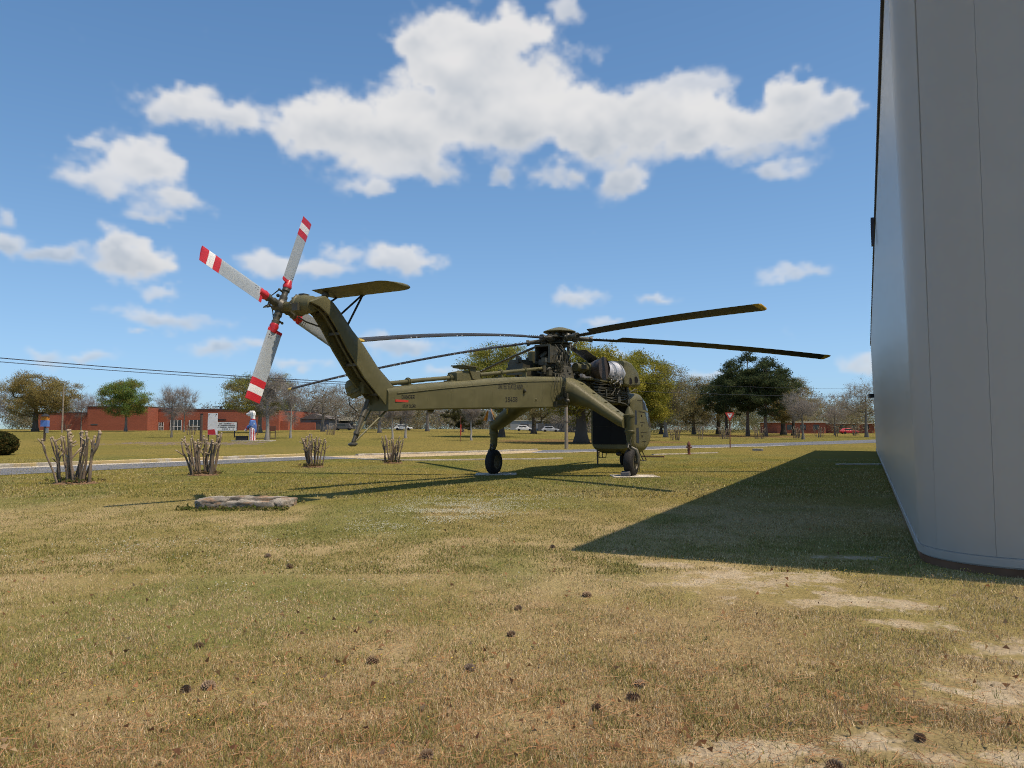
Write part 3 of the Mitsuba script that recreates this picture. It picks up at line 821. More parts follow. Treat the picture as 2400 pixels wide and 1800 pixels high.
for xx in np.arange(-10.6, -0.8, 1.15):          # thin lap joints of the skin
    w, z0, z1 = hw(xx), np.interp(xx, [b[0] for b in BOOM], [b[2] for b in BOOM]), np.interp(xx, [b[0] for b in BOOM], [b[3] for b in BOOM])
    m.loft([rrect(x, -w - 0.0025, w + 0.0025, z0 - 0.0025, z1 + 0.0025, (0.05, 0.05, 0.17, 0.17), 5) for x in (xx, xx + 0.035)])
hp('skin_lap', m, 'olive_mat', smooth=30)
m = M()
m.tube([(x, -hw(x) - 0.012, np.interp(x, [b[0] for b in BOOM], [b[3] for b in BOOM]) - 0.175) for x in np.linspace(-10.8, -1.2, 14)], 0.012, 5)
hp('boom_seam', m, 'olive_mat', smooth=40)
hp('belly_lamp', M().lathe([(0, .09), (.05, .10), (.10, .06)], (-8.9, -0.12, 2.345), (0, 0, -1), 12), 'mech_mat', smooth=40)
for (x, z, r) in ((-3.95, 3.10, 0.055),):
    hp('intake_scoop', M().lathe([(-0.02, .02), (0.0, r * 1.5), (0.05, r * 1.3), (0.10, r * 0.4)], (x, -hw(x) - 0.005, z), (0.75, -0.6, -0.1), 10), 'mech_mat', smooth=40)
hp('static_port', M().lathe([(0, .05), (.03, .04), (.04, .01)], (-3.05, -hw(-3.05), 2.83), (0, -1, 0), 10), 'olive_mat', smooth=40)


def boom_text(text, x0, z0, width, height, mat, label=None, bold=False):
    t = meshkit.text_mesh(text, 1.0, 0.02, bold)
    v = t.vertices.copy()
    v[:, 0] = (v[:, 0] - v[:, 0].min()) / np.ptp(v[:, 0]) * width
    v[:, 1] = (v[:, 1] - v[:, 1].min()) / np.ptp(v[:, 1]) * height
    X = x0 + v[:, 0]
    w = np.stack([X, -(hw(X) + 0.001 + v[:, 2] * 0.15), z0 + v[:, 1] + 0.035 * v[:, 0]], -1)
    hp('lettering', trimesh.Trimesh(w, t.faces, process=False), mat, label=label)


boom_text('UNITED STATES ARMY', -5.64, 3.08, 1.66, 0.185, 'fade_letter_mat', 'faded dark service name on the boom side', True)
boom_text('18438', -5.18, 2.665, 0.80, 0.18, 'letter_mat', 'dark serial number on the boom side', True)
boom_text('DANGER', -10.60, 2.575, 0.56, 0.115, 'letter_mat', 'dark warning word above a red bar', True)
boom_text('STAY CLEAR', -10.56, 2.335, 0.56, 0.095, 'letter_mat', 'dark warning words below a red bar', True)
m = M()
m.slab([-10.88, -hw(-10.5) - 0.006, 2.495], [-10.06, -hw(-10.5) + 0.02, 2.555])
hp('warning_stripe', m, 'red_print_mat', label='red warning bar near the end of the boom')

# slanted tail pylon
PY = [(-10.98, 2.26, -10.70, 2.62), (-11.35, 2.56, -10.78, 2.95), (-12.03, 3.07, -11.42, 3.38), (-12.66, 3.72, -12.02, 3.93), (-13.06, 4.20, -12.44, 4.24), (-13.36, 4.50, -12.86, 4.62), (-13.66, 4.66, -13.12, 4.82), (-13.98, 4.72, -13.42, 4.95)]
rings = []
for xr, zr, xf, zf in PY:
    c = np.array([xf - xr, 0, zf - zr]) * 1.06
    ring = [(0, -.265), (0.35, -.28), (0.80, -.262), (0.95, -.19), (1.02, 0), (0.95, .19), (0.80, .262), (0.35, .28), (0, .265), (0, .225), (0.42, .20), (0.42, -.20), (0, -.225)]
    rings.append(np.array([np.array([xr, y, zr]) + c * s for s, y in ring]))
hp('tail_pylon', M().loft(rings), 'olive_mat', smooth=40)
pyr = lambda s: np.array([np.interp(s, np.linspace(0, 1, len(PY)), [q[k] for q in PY]) for k in (0, 1)])
m = M()
pts = [np.array([*pyr(s), 0]) for s in np.linspace(0.10, 0.9, 14)]
m.tube([(p[0] + 0.13, 0.02, p[1] + 0.06) for p in pts], 0.05, 10)
for p in pts[1:-1:3]:
    m.box((p[0] + 0.15, 0.02, p[1] + 0.05), (0.16, 0.34, 0.07))
hp('pylon_drive_shaft', m, 'mech_mat', smooth=35)
m = M()
for s in np.linspace(0.08, 0.95, 30):
    p = pyr(s)
    for y in (-0.24, 0.24):
        m.ball((p[0] - 0.004, y, p[1] - 0.004), 0.014, 0)
hp('rivet', m, 'mech_mat', label='rivet rows along the rear edges of the pylon')
m = M()
m.tube([(pyr(s)[0] - 0.02, 0.20, pyr(s)[1] - 0.02) for s in np.linspace(0.12, 0.52, 8)], 0.022, 6)
m.tube([(pyr(s)[0] - 0.01, -0.12, pyr(s)[1] - 0.01) for s in np.linspace(0.3, 0.9, 8)], 0.014, 6)
hp('pylon_conduit', m, 'olive_mat', smooth=40)
# intermediate gearbox at the foot of the pylon
gb = np.array([-11.66, 0.40, 2.82])
m = M().lathe([(-.24, .08), (-.21, .17), (-.12, .19), (-.10, .235), (-.04, .235), (-.02, .19), (.10, .21), (.2, .16), (.26, .09)], gb, (-0.30, 0.35, 0.9), 18)
m.box(gb + [0.18, -0.16, 0.02], (.40, .36, .30))
hp('intermediate_gearbox', m, 'olive_mat', smooth=35)
m = M()
for k in range(12):
    a_ = k * np.pi / 6
    m.ball(gb + [-0.02 + .24 * np.cos(a_), .24 * np.sin(a_), -0.06 + 0.06 * np.cos(a_)], 0.02, 0)
m.tube([gb + [-.05, .12, -.22], gb + [-.05, .1, -.42], gb + [.12, 0, -.6]], .014, 5)
hp('gearbox_fitting', m, 'mech_mat')
# tail skid
m = M()
foot = np.array([-12.12, 0.02, 1.37])
m.tube([(-11.50, 0.06, 2.52), foot + [0.02, 0, 0.06]], [0.06, 0.05], 10)
m.tube([(-11.60, .05, 2.30), (-11.74, 0.04, 2.08)], 0.075, 10)
m.cyl((-12.00, 0.02, 1.62), (-11.96, 0.02, 1.69), 0.075)
hp('skid_strut', m, 'mech_mat', smooth=40)
for (p0) in ((-11.25, 0.17, 2.28), (-10.93, -0.10, 2.26)):
    hp('skid_brace', M().tube([p0, foot + [0.04, 0, 0.05]], 0.027, 8), 'olive_mat', smooth=40)
hp('skid_foot', M().lathe([(0, .06), (.03, .12), (.06, .125), (.10, .07)], foot + [0, 0, 0.06], (0.1, 0, -1), 14), 'mech_mat', smooth=35)
# stabilizer
m = M()
air = [(0, 0), (.03, .045), (.12, .075), (.3, .085), (.55, .065), (.85, .025), (1, 0.004), (.85, -.02), (.55, -.05), (.3, -.06), (.12, -.055), (.03, -.03)]
rings = []
for y, c0, c1, th in ((0.42, -12.24, -13.26, 1), (-0.6, -12.26, -13.32, 1), (-1.70, -12.28, -13.38, 1), (-1.82, -12.30, -13.36, .9), (-1.92, -12.36, -13.28, .62), (-1.98, -12.5, -13.1, .2)):
    rings.append(np.array([[c0 + (c1 - c0) * s, y, 5.17 + 0.0 * y + q * th * 1.15] for s, q in air]))
hp('stabilizer', M().loft(rings), 'olive_mat', smooth=40)
for p0, p1 in (((-12.38, -0.48, 5.14), (-12.98, -0.2, 4.50)), ((-12.38, -0.48, 5.14), (-12.72, -0.2, 4.20)), ((-12.36, 0.38, 5.14), (-13.02, 0.10, 4.84)), ((-12.95, 0.22, 5.13), (-13.28, 0.12, 4.86))):
    hp('stabilizer_strut', M().tube([p0, p1], 0.026, 8), 'blade_mat', smooth=40)
hp('stabilizer_mount', M().ball((-13.05, 0.15, 5.06), (.10, .10, .09), 1).ball((-12.38, -0.48, 5.13), .05, 1), 'mech_mat', smooth=True)
# tail gearbox out to the port side
tgx, tgz = -13.70, 4.75
hp('tail_gearbox', M().lathe([(-.1, .05), (-.05, .19), (.22, .235), (.34, .235), (.36, .262), (.40, .262), (.43, .22), (.55, .18), (.64, .125), (.90, .105), (.92, .03)], (tgx + .03, 0.0, tgz - .02), (0, 1, 0), 22), 'olive_mat', smooth=35)
m = M()
for k in range(10):
    a_ = k * np.pi / 5
    m.ball((tgx + .03 + .25 * np.cos(a_), .42, tgz - .02 + .25 * np.sin(a_)), 0.026, 1)
m.box((tgx + .08, .30, tgz + .22), (.2, .16, .07)).box((tgx - .20, .26, tgz - .10), (.12, .18, .18))
m.tube([(tgx - .1, .3, tgz - .32), (tgx + .1, .24, tgz - .42), (tgx + .5, .15, tgz - .5)], .02, 6)
hp('gearbox_fitting', m, 'mech_mat')
# tail rotor
hub = np.array([tgx, 0.98, tgz])
m = M().lathe([(-.16, .10), (-.10, .17), (.08, .17), (.14, .09), (.26, .07), (.28, .02)], hub, (0, 1, 0), 18)
for k in range(4):
    a_ = math.radians(69 + 90 * k)
    d_ = np.array([math.cos(a_), 0, math.sin(a_)])
    t_ = np.array([-math.sin(a_), 0, math.cos(a_)])
    m.tube([hub + d_ * 0.1, hub + d_ * 0.26, hub + d_ * 0.30, hub + d_ * 0.40, hub + d_ * 0.42, hub + d_ * 0.55], [.085, .10, .075, .075, .10, .085], 12)
    m.tube([hub + [0, .26, 0] + d_ * .05, hub + [0, .28, 0] + d_ * .25 + t_ * .14, hub + [0, .06, 0] + d_ * 0.36 + t_ * .17], .016, 6)
    m.tube([hub + d_ * 0.36, hub + d_ * 0.36 + t_ * .2], .024, 6)
    m.ball(hub + d_ * 0.36 + t_ * .2, .035, 1).ball(hub + d_ * .26 + t_ * .1 + [0, .1, 0], .045, 1)
hp('tail_rotor_hub', m, 'mech_mat', smooth=40)
for k in range(4):
    a_ = math.radians(69 + 90 * k)
    d_ = np.array([math.cos(a_), 0, math.sin(a_)])
    t_ = np.array([-math.sin(a_), 0, math.cos(a_)])
    nrm = np.array([0, 1.0, 0])
    pit = math.radians(-12)
    tw = t_ * math.cos(pit) + nrm * math.sin(pit)
    nw = -t_ * math.sin(pit) + nrm * math.cos(pit)

    def sec(r, grow=0.0, side=1, c0=-0.13, c1=0.255):
        q = [(0, 0), (.04, .35), (.15, .55), (.35, .6), (.7, .3), (1, .04), (1, -.04), (.7, -.3), (.35, -.6), (.15, -.55), (.04, -.35)]
        return np.array([hub + d_ * r + tw * (c0 - grow + (c1 - c0 + 2 * grow) * s) * 1 + nw * (h_ * 0.045 + np.sign(h_) * grow) for s, h_ in q])
    R1 = 2.47
    blade = hp('tail_rotor_blade', M().loft([sec(r) for r in np.linspace(0.70, R1 - 0.54, 7)]), 'blue_grey_mat', smooth=35, label='pale blue grey blade with red and white tip bands' if k == 0 else None)
    for r0_, r1_, mt in ((R1 - 0.54, R1 - 0.36, 'red_mat'), (R1 - 0.36, R1 - 0.18, 'white_mat'), (R1 - 0.18, R1, 'red_mat')):
        hp('tip_band', M().loft([sec(r0_, 0.0015), sec(r1_, 0.0015)]), mt, smooth=35, parent=blade)
    m = M().loft([sec(0.62, 0.004), sec(0.70, 0.004)])
    m.tube([hub + d_ * .50, hub + d_ * .56, hub + d_ * .72], [.10, .115, .07], 12)
    hp('root_cuff', m, 'red_mat', smooth=35, parent=blade, label='red root cuff')
    m = M()
    for q0 in (.80, .87):
        for w0 in (-0.06, -0.0):
            m.ball(hub + d_ * q0 + tw * w0 - nw * 0.027, (.016, .010, .016), 0)
            m.ball(hub + d_ * q0 + tw * w0 + nw * 0.027, (.016, .010, .016), 0)
    hp('root_bolt', m, 'black_mat', parent=blade)

# drive shaft along the boom
def shz(x):
    return np.interp(x, [-10.8, -8.94, -7.5, -0.5, 0.0], [2.99, 3.215, 3.37, 4.20, 4.26])


for xa, xb in ((-10.75, -7.6), (-6.15, -0.35)):
    hp('drive_shaft', M().tube([(x, 0, shz(x)) for x in np.linspace(xa, xb, 6)], 0.062, 12), 'olive_mat', smooth=40)
for x in (-9.85, -7.72, -6.05, -4.55, -2.75):
    zb = np.interp(x, [b[0] for b in BOOM], [b[3] for b in BOOM])
    m = M().cyl((x - .06, 0, shz(x) - .005), (x + .06, 0, shz(x) + .005), .095, n=14)
    m.cyl((x - .015, 0, shz(x)), (x + .015, 0, shz(x)), .115, n=14)
    m.box((x, 0, (zb + shz(x)) / 2 - 0.03), (.09, .15, max(shz(x) - zb, 0.05) + 0.02)).box((x, 0, zb + .01), (.28, .26, .04))
    hp('shaft_bearing', m, 'olive_mat', smooth=30)
m = M().loft([rrect(x, -.17, .17, a, b, .05) for x, a, b in ((-7.58, 3.22, 3.52), (-7.1, 3.26, 3.60), (-6.2, 3.34, 3.66))])
hp('shaft_cowl', m, 'olive_mat', smooth=30)
m = M().slab([-7.24, -.28, 3.74], [-6.52, .28, 3.775]).slab([-7.2, -.24, 3.69], [-6.56, .24, 3.745])
m.loft([np.array([[-6.95, y, 3.72], [-6.55, y, 3.72], [-6.45, y, 3.36], [-6.7, y, 3.36]]) for y in (-.21, -.175)])
hp('cowl_bracket', m, 'olive_mat')

# ---- rotor mast, hub and main blades
HX = 0.30
hp('mast', M().lathe([(3.7, .62), (4.0, .55), (4.25, .50), (4.3, .36), (4.7, .30), (4.75, .24), (5.05, .22), (5.1, .40), (5.16, .42), (5.2, .2), (5.6, .15), (5.66, .1)], (HX, 0, 0), (0, 0, 1), 24), 'mech_mat', smooth=35)
hp('hub_cap', M().lathe([(5.655, .02), (5.66, .60), (5.69, .665), (5.715, .655), (5.80, .42), (5.87, .20), (5.90, .02)], (HX, 0, 0), (0, 0, 1), 36), 'olive_mat', smooth=35)
m = M().lathe([(5.18, .30), (5.2, .46), (5.24, .48), (5.28, .30)], (HX, 0, 0), (0, 0, 1), 24).lathe([(5.42, .30), (5.44, .46), (5.48, .46), (5.5, .25)], (HX, 0, 0), (0, 0, 1), 24)
for k in range(12):
    a_ = math.radians(15 + 30 * k)
    d_ = np.array([math.cos(a_), math.sin(a_), 0])
    m.tube([np.array([HX, 0, 5.47]) + d_ * .28, np.array([HX, 0, 5.58]) + d_ * .44, np.array([HX, 0, 5.68]) + d_ * .42], .022, 6)
    m.ball(np.array([HX, 0, 5.54]) + d_ * .46, .055, 1)
hp('rotor_hub', m, 'mech_mat', smooth=35)
AZ_A = 173.2
MB = [(-59.6, 5.45, -.030, -.0038), (-124.0, 5.42, -.003, -.0027), (AZ_A, 5.42, -.045, -.0056), (119.8, 5.40, -.110, -.0072), (58.0, 5.45, -.09, -.0050), (6.0, 5.40, -.10, -.0028)]
for k, (az, z0, a1, a2) in enumerate(MB):
    a_ = math.radians(az)
    d_ = np.array([math.cos(a_), math.sin(a_), 0])
    t_ = np.array([-math.sin(a_), math.cos(a_), 0])       # leading side, the rotor turns to port over the tail
    zz = lambda r: z0 + a1 * r + a2 * r * r
    pt = lambda r: np.array([HX, 0, 0]) + d_ * r + np.array([0, 0, zz(r)])
    m = M()
    m.tube([pt(.30), pt(.52), pt(.56), pt(.72), pt(.76), pt(1.20), pt(1.24), pt(1.34)], [.10, .10, .15, .15, .095, .085, .125, .12], 12)
    m.box(pt(.64), (.20, .26, .20), np.stack([d_, t_, [0, 0, 1]], 1))
    m.tube([pt(.40) + t_ * .22 + [0, 0, .08], pt(.78) + t_ * .20 + [0, 0, .06]], .055, 10)
    m.tube([pt(.78) + t_ * .2 + [0, 0, .06], pt(1.05) + t_ * .14], .024, 6)
    m.tube([pt(.45) - t_ * .25 - [0, 0, .45], pt(.80) - t_ * .22], .026, 6)
    m.ball(pt(.80) - t_ * .22, .055, 1).ball(pt(.46) + t_ * .16 + [0, 0, .17], .075, 1)
    m.tube([pt(.4) + t_ * .1 + [0, 0, .12], pt(.55) + [0, 0, .22], pt(.75) - t_ * .05 + [0, 0, .10]], .018, 6)
    for q in range(6):
        b_ = q * np.pi / 3
        m.ball(pt(1.30) + t_ * .115 * math.cos(b_) + np.array([0, 0, .115 * math.sin(b_)]), .028, 0)
    hp('blade_sleeve', m, 'mech_mat', smooth=35)
    pit = math.radians(-14)
    tw, nw = t_ * math.cos(pit) + np.array([0, 0, math.sin(pit)]), -t_ * math.sin(pit) + np.array([0, 0, math.cos(pit)])
    q = [(1, 0), (.93, .42), (.75, .6), (.5, .5), (.2, .2), (0, .05), (0, -.05), (.2, -.15), (.5, -.38), (.75, -.5), (.93, -.36)]

    def sec(r, c0, c1, th=.078, grow=0.0):
        p = pt(r)
        return np.array([p + tw * (c0 - grow + (c1 - c0 + 2 * grow) * s) + nw * (h_ * th + np.sign(h_) * grow) for s, h_ in q])
    rr = [(1.32, -.05, .09), (1.6, -.08, .12), (2.30, -.09, .14), (2.52, -.36, .145)] + [(r, -.36, .145) for r in np.linspace(3.0, 10.74, 22)]
    blade = hp('main_rotor_blade', M().loft([sec(r, c0, c1) for r, c0, c1 in rr]), 'blade_mat', smooth=35)
    hp('tip_cap', M().loft([sec(10.74, -.36, .145, grow=.002), sec(10.86, -.36, .08, grow=.002), sec(10.97, -.36, -.22, .05)]), 'yellow_mat', smooth=35, parent=blade, label='yellow blade tip')
    m = M()
    for r in np.arange(1.5, 2.3, .14):
        m.ball(pt(r) + nw * .05, .02, 0).ball(pt(r) - nw * .045, .02, 0)
    hp('root_bolt', m, 'mech_mat', parent=blade)
    m = M()
    for r in (4.0, 4.25, 6.4, 6.65, 8.6, 8.85):
        m.slab([0, 0, 0], [.001, .001, .001]) if False else m.box(pt(r) + tw * .145 + nw * .01, (.03, .03, .035))
    hp('blade_marker', m, 'white_mat', parent=blade, label='tiny white tick marks along the blade')

# ---- machinery round the mast
m = M()
bx0, bx1, by0, by1, bz0, bz1 = -1.10, -0.30, -0.20, 0.42, 4.36, 5.02
for lo, hi in (([bx0, by0, bz0], [bx1, by0 + .04, bz1]), ([bx0, by1 - .04, bz0], [bx1, by1, bz1]), ([bx0, by0 + .04, bz1 - .04], [bx1, by1 - .04, bz1]), ([bx0, by0 + .04, bz0], [bx1, by1 - .04, bz0 + .04]), ([bx1 - .05, by0 + .04, bz0 + .04], [bx1, by1 - .04, bz1 - .04])):
    m.slab(lo, hi)
m.box((bx0 + .01, by0 - .01, (bz0 + bz1) / 2), (.05, .08, bz1 - bz0 + .06)).box((bx0 + .01, (by0 + by1) / 2, bz1 + .01), (.05, by1 - by0, .05))
hp('oil_cooler_duct', m, 'mech_mat')
m = M()
for z in np.linspace(bz0 + .06, bz1 - .06, 9):
    m.slab([bx0 + .35, by0 + .045, z - .012], [bx0 + .5, by1 - .045, z + .012])
hp('cooler_fin', m, 'soot_mat')
# auxiliary unit on the port side
m = M().slab([-1.9, .55, 3.85], [0.1, 1.25, 4.12]).slab([-1.75, .6, 4.12], [-.9, 1.2, 4.44]).slab([-.85, .65, 4.12], [0.0, 1.2, 4.38])
m.cyl((-1.6, .9, 4.44), (-1.6, .9, 4.60), .08).cyl((-1.2, .7, 4.44), (-1.2, .7, 4.56), .06)
hp('auxiliary_power_unit', m, 'mech_mat', smooth=30)
hp('oil_tank', M().lathe([(4.38, .16), (4.42, .22), (4.86, .22), (4.90, .18), (4.93, .05)], (-.25, .92, 0), (0, 0, 1), 18), 'olive_mat', smooth=35)
m = M()
for x in np.arange(-.8, .05, .1):
    m.slab([x, .60, 4.06], [x + .03, .66, 4.40])
hp('cooling_rib', m, 'olive_mat')
rng = np.random.default_rng(21)
m = M()
for k in range(26):
    c = np.array([rng.uniform(-1.8, .1), rng.uniform(-.35, 1.3), rng.uniform(3.82, 4.45)])
    m.box(c, rng.uniform(.06, .26, 3), rotz(rng.uniform(0, 3)))
for k in range(16):
    c = np.array([rng.uniform(-.9, .9), rng.uniform(-.55, .55), rng.uniform(3.8, 4.6)])
    m.cyl(c, c + rng.normal(0, .14, 3), rng.uniform(.04, .11), n=10)
for k in range(26):
    a_ = rng.uniform(0, 6.28)
    c = np.array([HX + .38 * math.cos(a_), .38 * math.sin(a_), rng.uniform(4.2, 5.1)])
    m.box(c, rng.uniform(.05, .2, 3), rotz(a_))
    m.tube([c, c + [.08 * math.cos(a_), .08 * math.sin(a_), .25]], .02, 6)
hp('gearbox_accessory', m, 'mech_mat', smooth=30)
m = M()
for k in range(6):      # control rods up to the swash plate
    a_ = math.radians(20 + 60 * k)
    m.tube([(HX + .34 * math.cos(a_), .34 * math.sin(a_), 4.3), (HX + .40 * math.cos(a_), .40 * math.sin(a_), 5.14)], .024, 8)
hp('control_rod', m, 'mech_mat', smooth=40)


def hose(p, r=.016, n=18):
    p = np.array(p, float)
    from scipy.interpolate import CubicSpline
    s = np.linspace(0, 1, len(p))
    return CubicSpline(s, p)(np.linspace(0, 1, n)), r


m = M()
for k in range(9):      # slack hose loops behind the mast
    c = np.array([-0.62 + rng.normal(0, .16), -.48 + rng.normal(0, .12), 4.30 + rng.normal(0, .08)])
    R_ = rng.uniform(.24, .44)
    a0 = rng.uniform(-.6, .6)
    w = np.array([math.cos(.5 + rng.normal(0, .25)), math.sin(.5 + rng.normal(0, .25)), 0])
    th = np.linspace(a0 + 2.6, a0 + rng.uniform(5.6, 8.0), 20)
    m.tube([c + w * R_ * math.cos(t) + np.array([0, 0, R_ * 1.0 * math.sin(t)]) + rng.normal(0, .004, 3) for t in th], rng.uniform(.010, .015), 6)
for k in range(8):
    y0 = rng.uniform(-.5, .1)
    p, r = hose([(-.45 + rng.normal(0, .1), y0, 5.0 + rng.normal(0, .1)), (-.6 + rng.normal(0, .1), y0 - .2, 4.7), (-.45, y0 - .1 + rng.normal(0, .1), 4.35), (-.5 + rng.normal(0, .15), -.3, 3.9)])
    m.tube(p, rng.uniform(.010, .018), 6)
hp('hose', m, 'hose_mat', smooth=True, label='tangle of pale hoses behind the rotor mast')
m = M()
for k in range(5):       # hoses down the starboard side of the boom
    x0 = -1.72 + 0.24 * k
    p, r = hose([(x0 + .1, -.55, 3.88), (x0 - .06 + rng.normal(0, .05), -.80, 3.72), (x0 - .10 + rng.normal(0, .08), -.80, 3.30), (x0 + .12 + rng.normal(0, .08), -.79, 2.98), (x0 + .35, -.76, 2.86)])
    m.tube(p, rng.uniform(.011, .020), 6)
hp('hose', m, 'hose_mat', smooth=True, label='hoses hanging down the side behind the gear leg')
m = M().cyl((-1.35, -.86, 2.95), (-1.0, -.90, 2.72), .05).ball((-.98, -.92, 2.84), .10, 1).cyl((-1.15, -.84, 3.38), (-1.02, -.84, 3.0), .045).box((-1.45, -.80, 2.92), (.2, .14, .12)).box((-.85, -.80, 3.02), (.16, .14, .26))
m.cyl((-1.6, -.74, 2.66), (-.55, -.74, 2.68), .035).box((-1.7, -.76, 2.70), (.08, .1, .22))
m.tube([(-1.3, -.74, 2.62), (-1.28, -.76, 2.38), (-1.1, -.7, 2.30)], .02, 6)
hp('hydraulic_valve', m, 'mech_mat', smooth=30)

# ---- engines
def engine(s):
    y = -0.80 * s
    hp('engine', M().lathe([(1.95, .28), (2.2, .34), (2.6, .33), (2.64, .40), (2.70, .40), (2.74, .36), (3.3, .40), (3.34, .47), (3.40, .47), (3.44, .44), (3.95, .47), (4.0, .53), (4.08, .53), (4.5, .52)], (0, y, 4.24), (1, 0, 0), 28), 'alu_mat', smooth=30, label='bare silver turbine casing' if s > 0 else None)
    m = M()
    for x, r in ((2.67, .43), (3.37, .50), (4.04, .56)):
        m.lathe([(x - .02, r - .06), (x - .015, r), (x + .015, r), (x + .02, r - .06)], (0, y, 4.24), (1, 0, 0), 28)
    for k in range(14):
        c = np.array([2.9 + rng.uniform(-.2, 1.2), y - s * rng.uniform(.30, .46), 4.24 - rng.uniform(.05, .50)])
        m.box(c, rng.uniform(.05, .16, 3), rotz(rng.uniform(0, 3)))
        p, r = hose([c, c + [rng.uniform(-.2, .2), -s * .06, -.1], c + [rng.uniform(-.3, .3), s * .05, -.25]], n=8)
        m.tube(p, .014, 6)
    hp('engine_fitting', m, 'steel_mat', smooth=30)
    # exhaust elbow, open to the side
    c0, d0 = np.array([2.05, y, 4.24]), np.array([.20, -1.0 * s, 0.0])
    d0 /= np.linalg.norm(d0)
    ring = []
    for t, r in ((0, .33), (.25, .36), (.5, .39), (.8, .42), (1.0, .455), (1.02, .465)):
        ring.append((c0 + np.array([-.55 * math.sin(t * 1.5), -s * .62 * t, 0]), r))
    path = np.array([p for p, _ in ring])
    path[-2:] = path[-3] + np.outer([.16, .19], d0) if False else path[-2:]
    e = M().tube(path, [r for _, r in ring], 28, False)
    hp('exhaust_duct', e, 'burnt_mat', smooth=40, label='brown heat stained exhaust elbow')
    inner = M().tube(path * [1, 1, 1], [r - .018 for _, r in ring], 28, False)
    t = inner.get()
    hp('exhaust_liner', M().add(t.vertices, t.faces[:, ::-1]), 'soot_mat', smooth=40, fix=False)
    rim = path[-1]
    tg = path[-1] - path[-2]
    tg /= np.linalg.norm(tg)
    hp('exhaust_rim', M().lathe([(-.02, .445), (-.02, .48), (.02, .48), (.02, .445)], rim, tg, 28), 'burnt_mat', smooth=30)
    # intake housing in front
    prof = [(4.30, y - .50, y + .50, 3.72, 4.80), (4.55, y - .54, y + .54, 3.68, 4.84), (5.25, y - .54, y + .54, 3.70, 4.78), (6.2, y - .50, y + .50, 3.76, 4.46), (6.7, y - .40, y + .40, 3.8, 4.12)]
    hp('intake_housing', M().loft([rrect(x, a, b, c, d, .12) for x, a, b, c, d in prof]), 'olive_mat', smooth=30)


engine(1)
engine(-1)
for x, z in ((4.95, 3.92), (5.75, 4.02)):
    c = np.array([x, -1.18, z])
    d_ = np.array([-.25, -.97, .05])
    hp('bleed_pipe', M().lathe([(-.25, .17), (.0, .17), (.16, .185), (.18, .185)], c, d_, 18).lathe([(-.2, .10), (.175, .16)], c, d_, 18), 'olive_mat', smooth=35)
    hp('pipe_mouth', M().lathe([(.181, .002), (.183, .165), (.184, .165), (.186, .002)], c, d_, 18), 'soot_mat')
m = M().slab([1.0, -1.05, 3.78], [6.3, 1.05, 3.84])
hp('engine_deck', m, 'olive_mat')
m = M()
for k in range(40):
    c = np.array([rng.uniform(.8, 6.0), -rng.uniform(.66, .95), rng.uniform(2.95, 3.75)])
    m.box(c, rng.uniform(.08, .34, 3))
for k in range(18):
    c = np.array([rng.uniform(.8, 2.2), rng.uniform(-.9, .3), rng.uniform(3.85, 4.35)])
    m.box(c, rng.uniform(.08, .3, 3), rotz(rng.uniform(0, 3)))
hp('equipment_box', m, 'mech_mat')
m = M()
for k in range(12):
    z = 3.0 + .06 * k
    p, r = hose([(1.0 + rng.uniform(0, .6), -.98, z), (2.4, -1.0 + rng.normal(0, .02), z + rng.normal(0, .05)), (4.2, -.99, z + rng.normal(0, .06)), (5.6, -.96, z + rng.normal(0, .15))])
    m.tube(p, .016, 6)
for k in range(10):
    x = rng.uniform(3.0, 5.5)
    p, r = hose([(x, -1.0, 3.85), (x + rng.normal(0, .1), -1.06, 3.6), (x + rng.normal(0, .2), -1.02, 3.25)])
    m.tube(p, .018, 6)
hp('pipe_run', m, 'mech_mat', smooth=True)
hp('combining_shaft', M().tube([(.6, -.55, 4.28), (1.9, -.8, 4.24)], .17, 14).tube([(.6, .55, 4.28), (1.9, .8, 4.24)], .17, 14).cyl((.9, -.62, 4.27), (1.05, -.65, 4.265), .24).cyl((1.35, -.71, 4.25), (1.5, -.74, 4.25), .25), 'olive_mat', smooth=35)

# ---- main gear
GX = 0.12


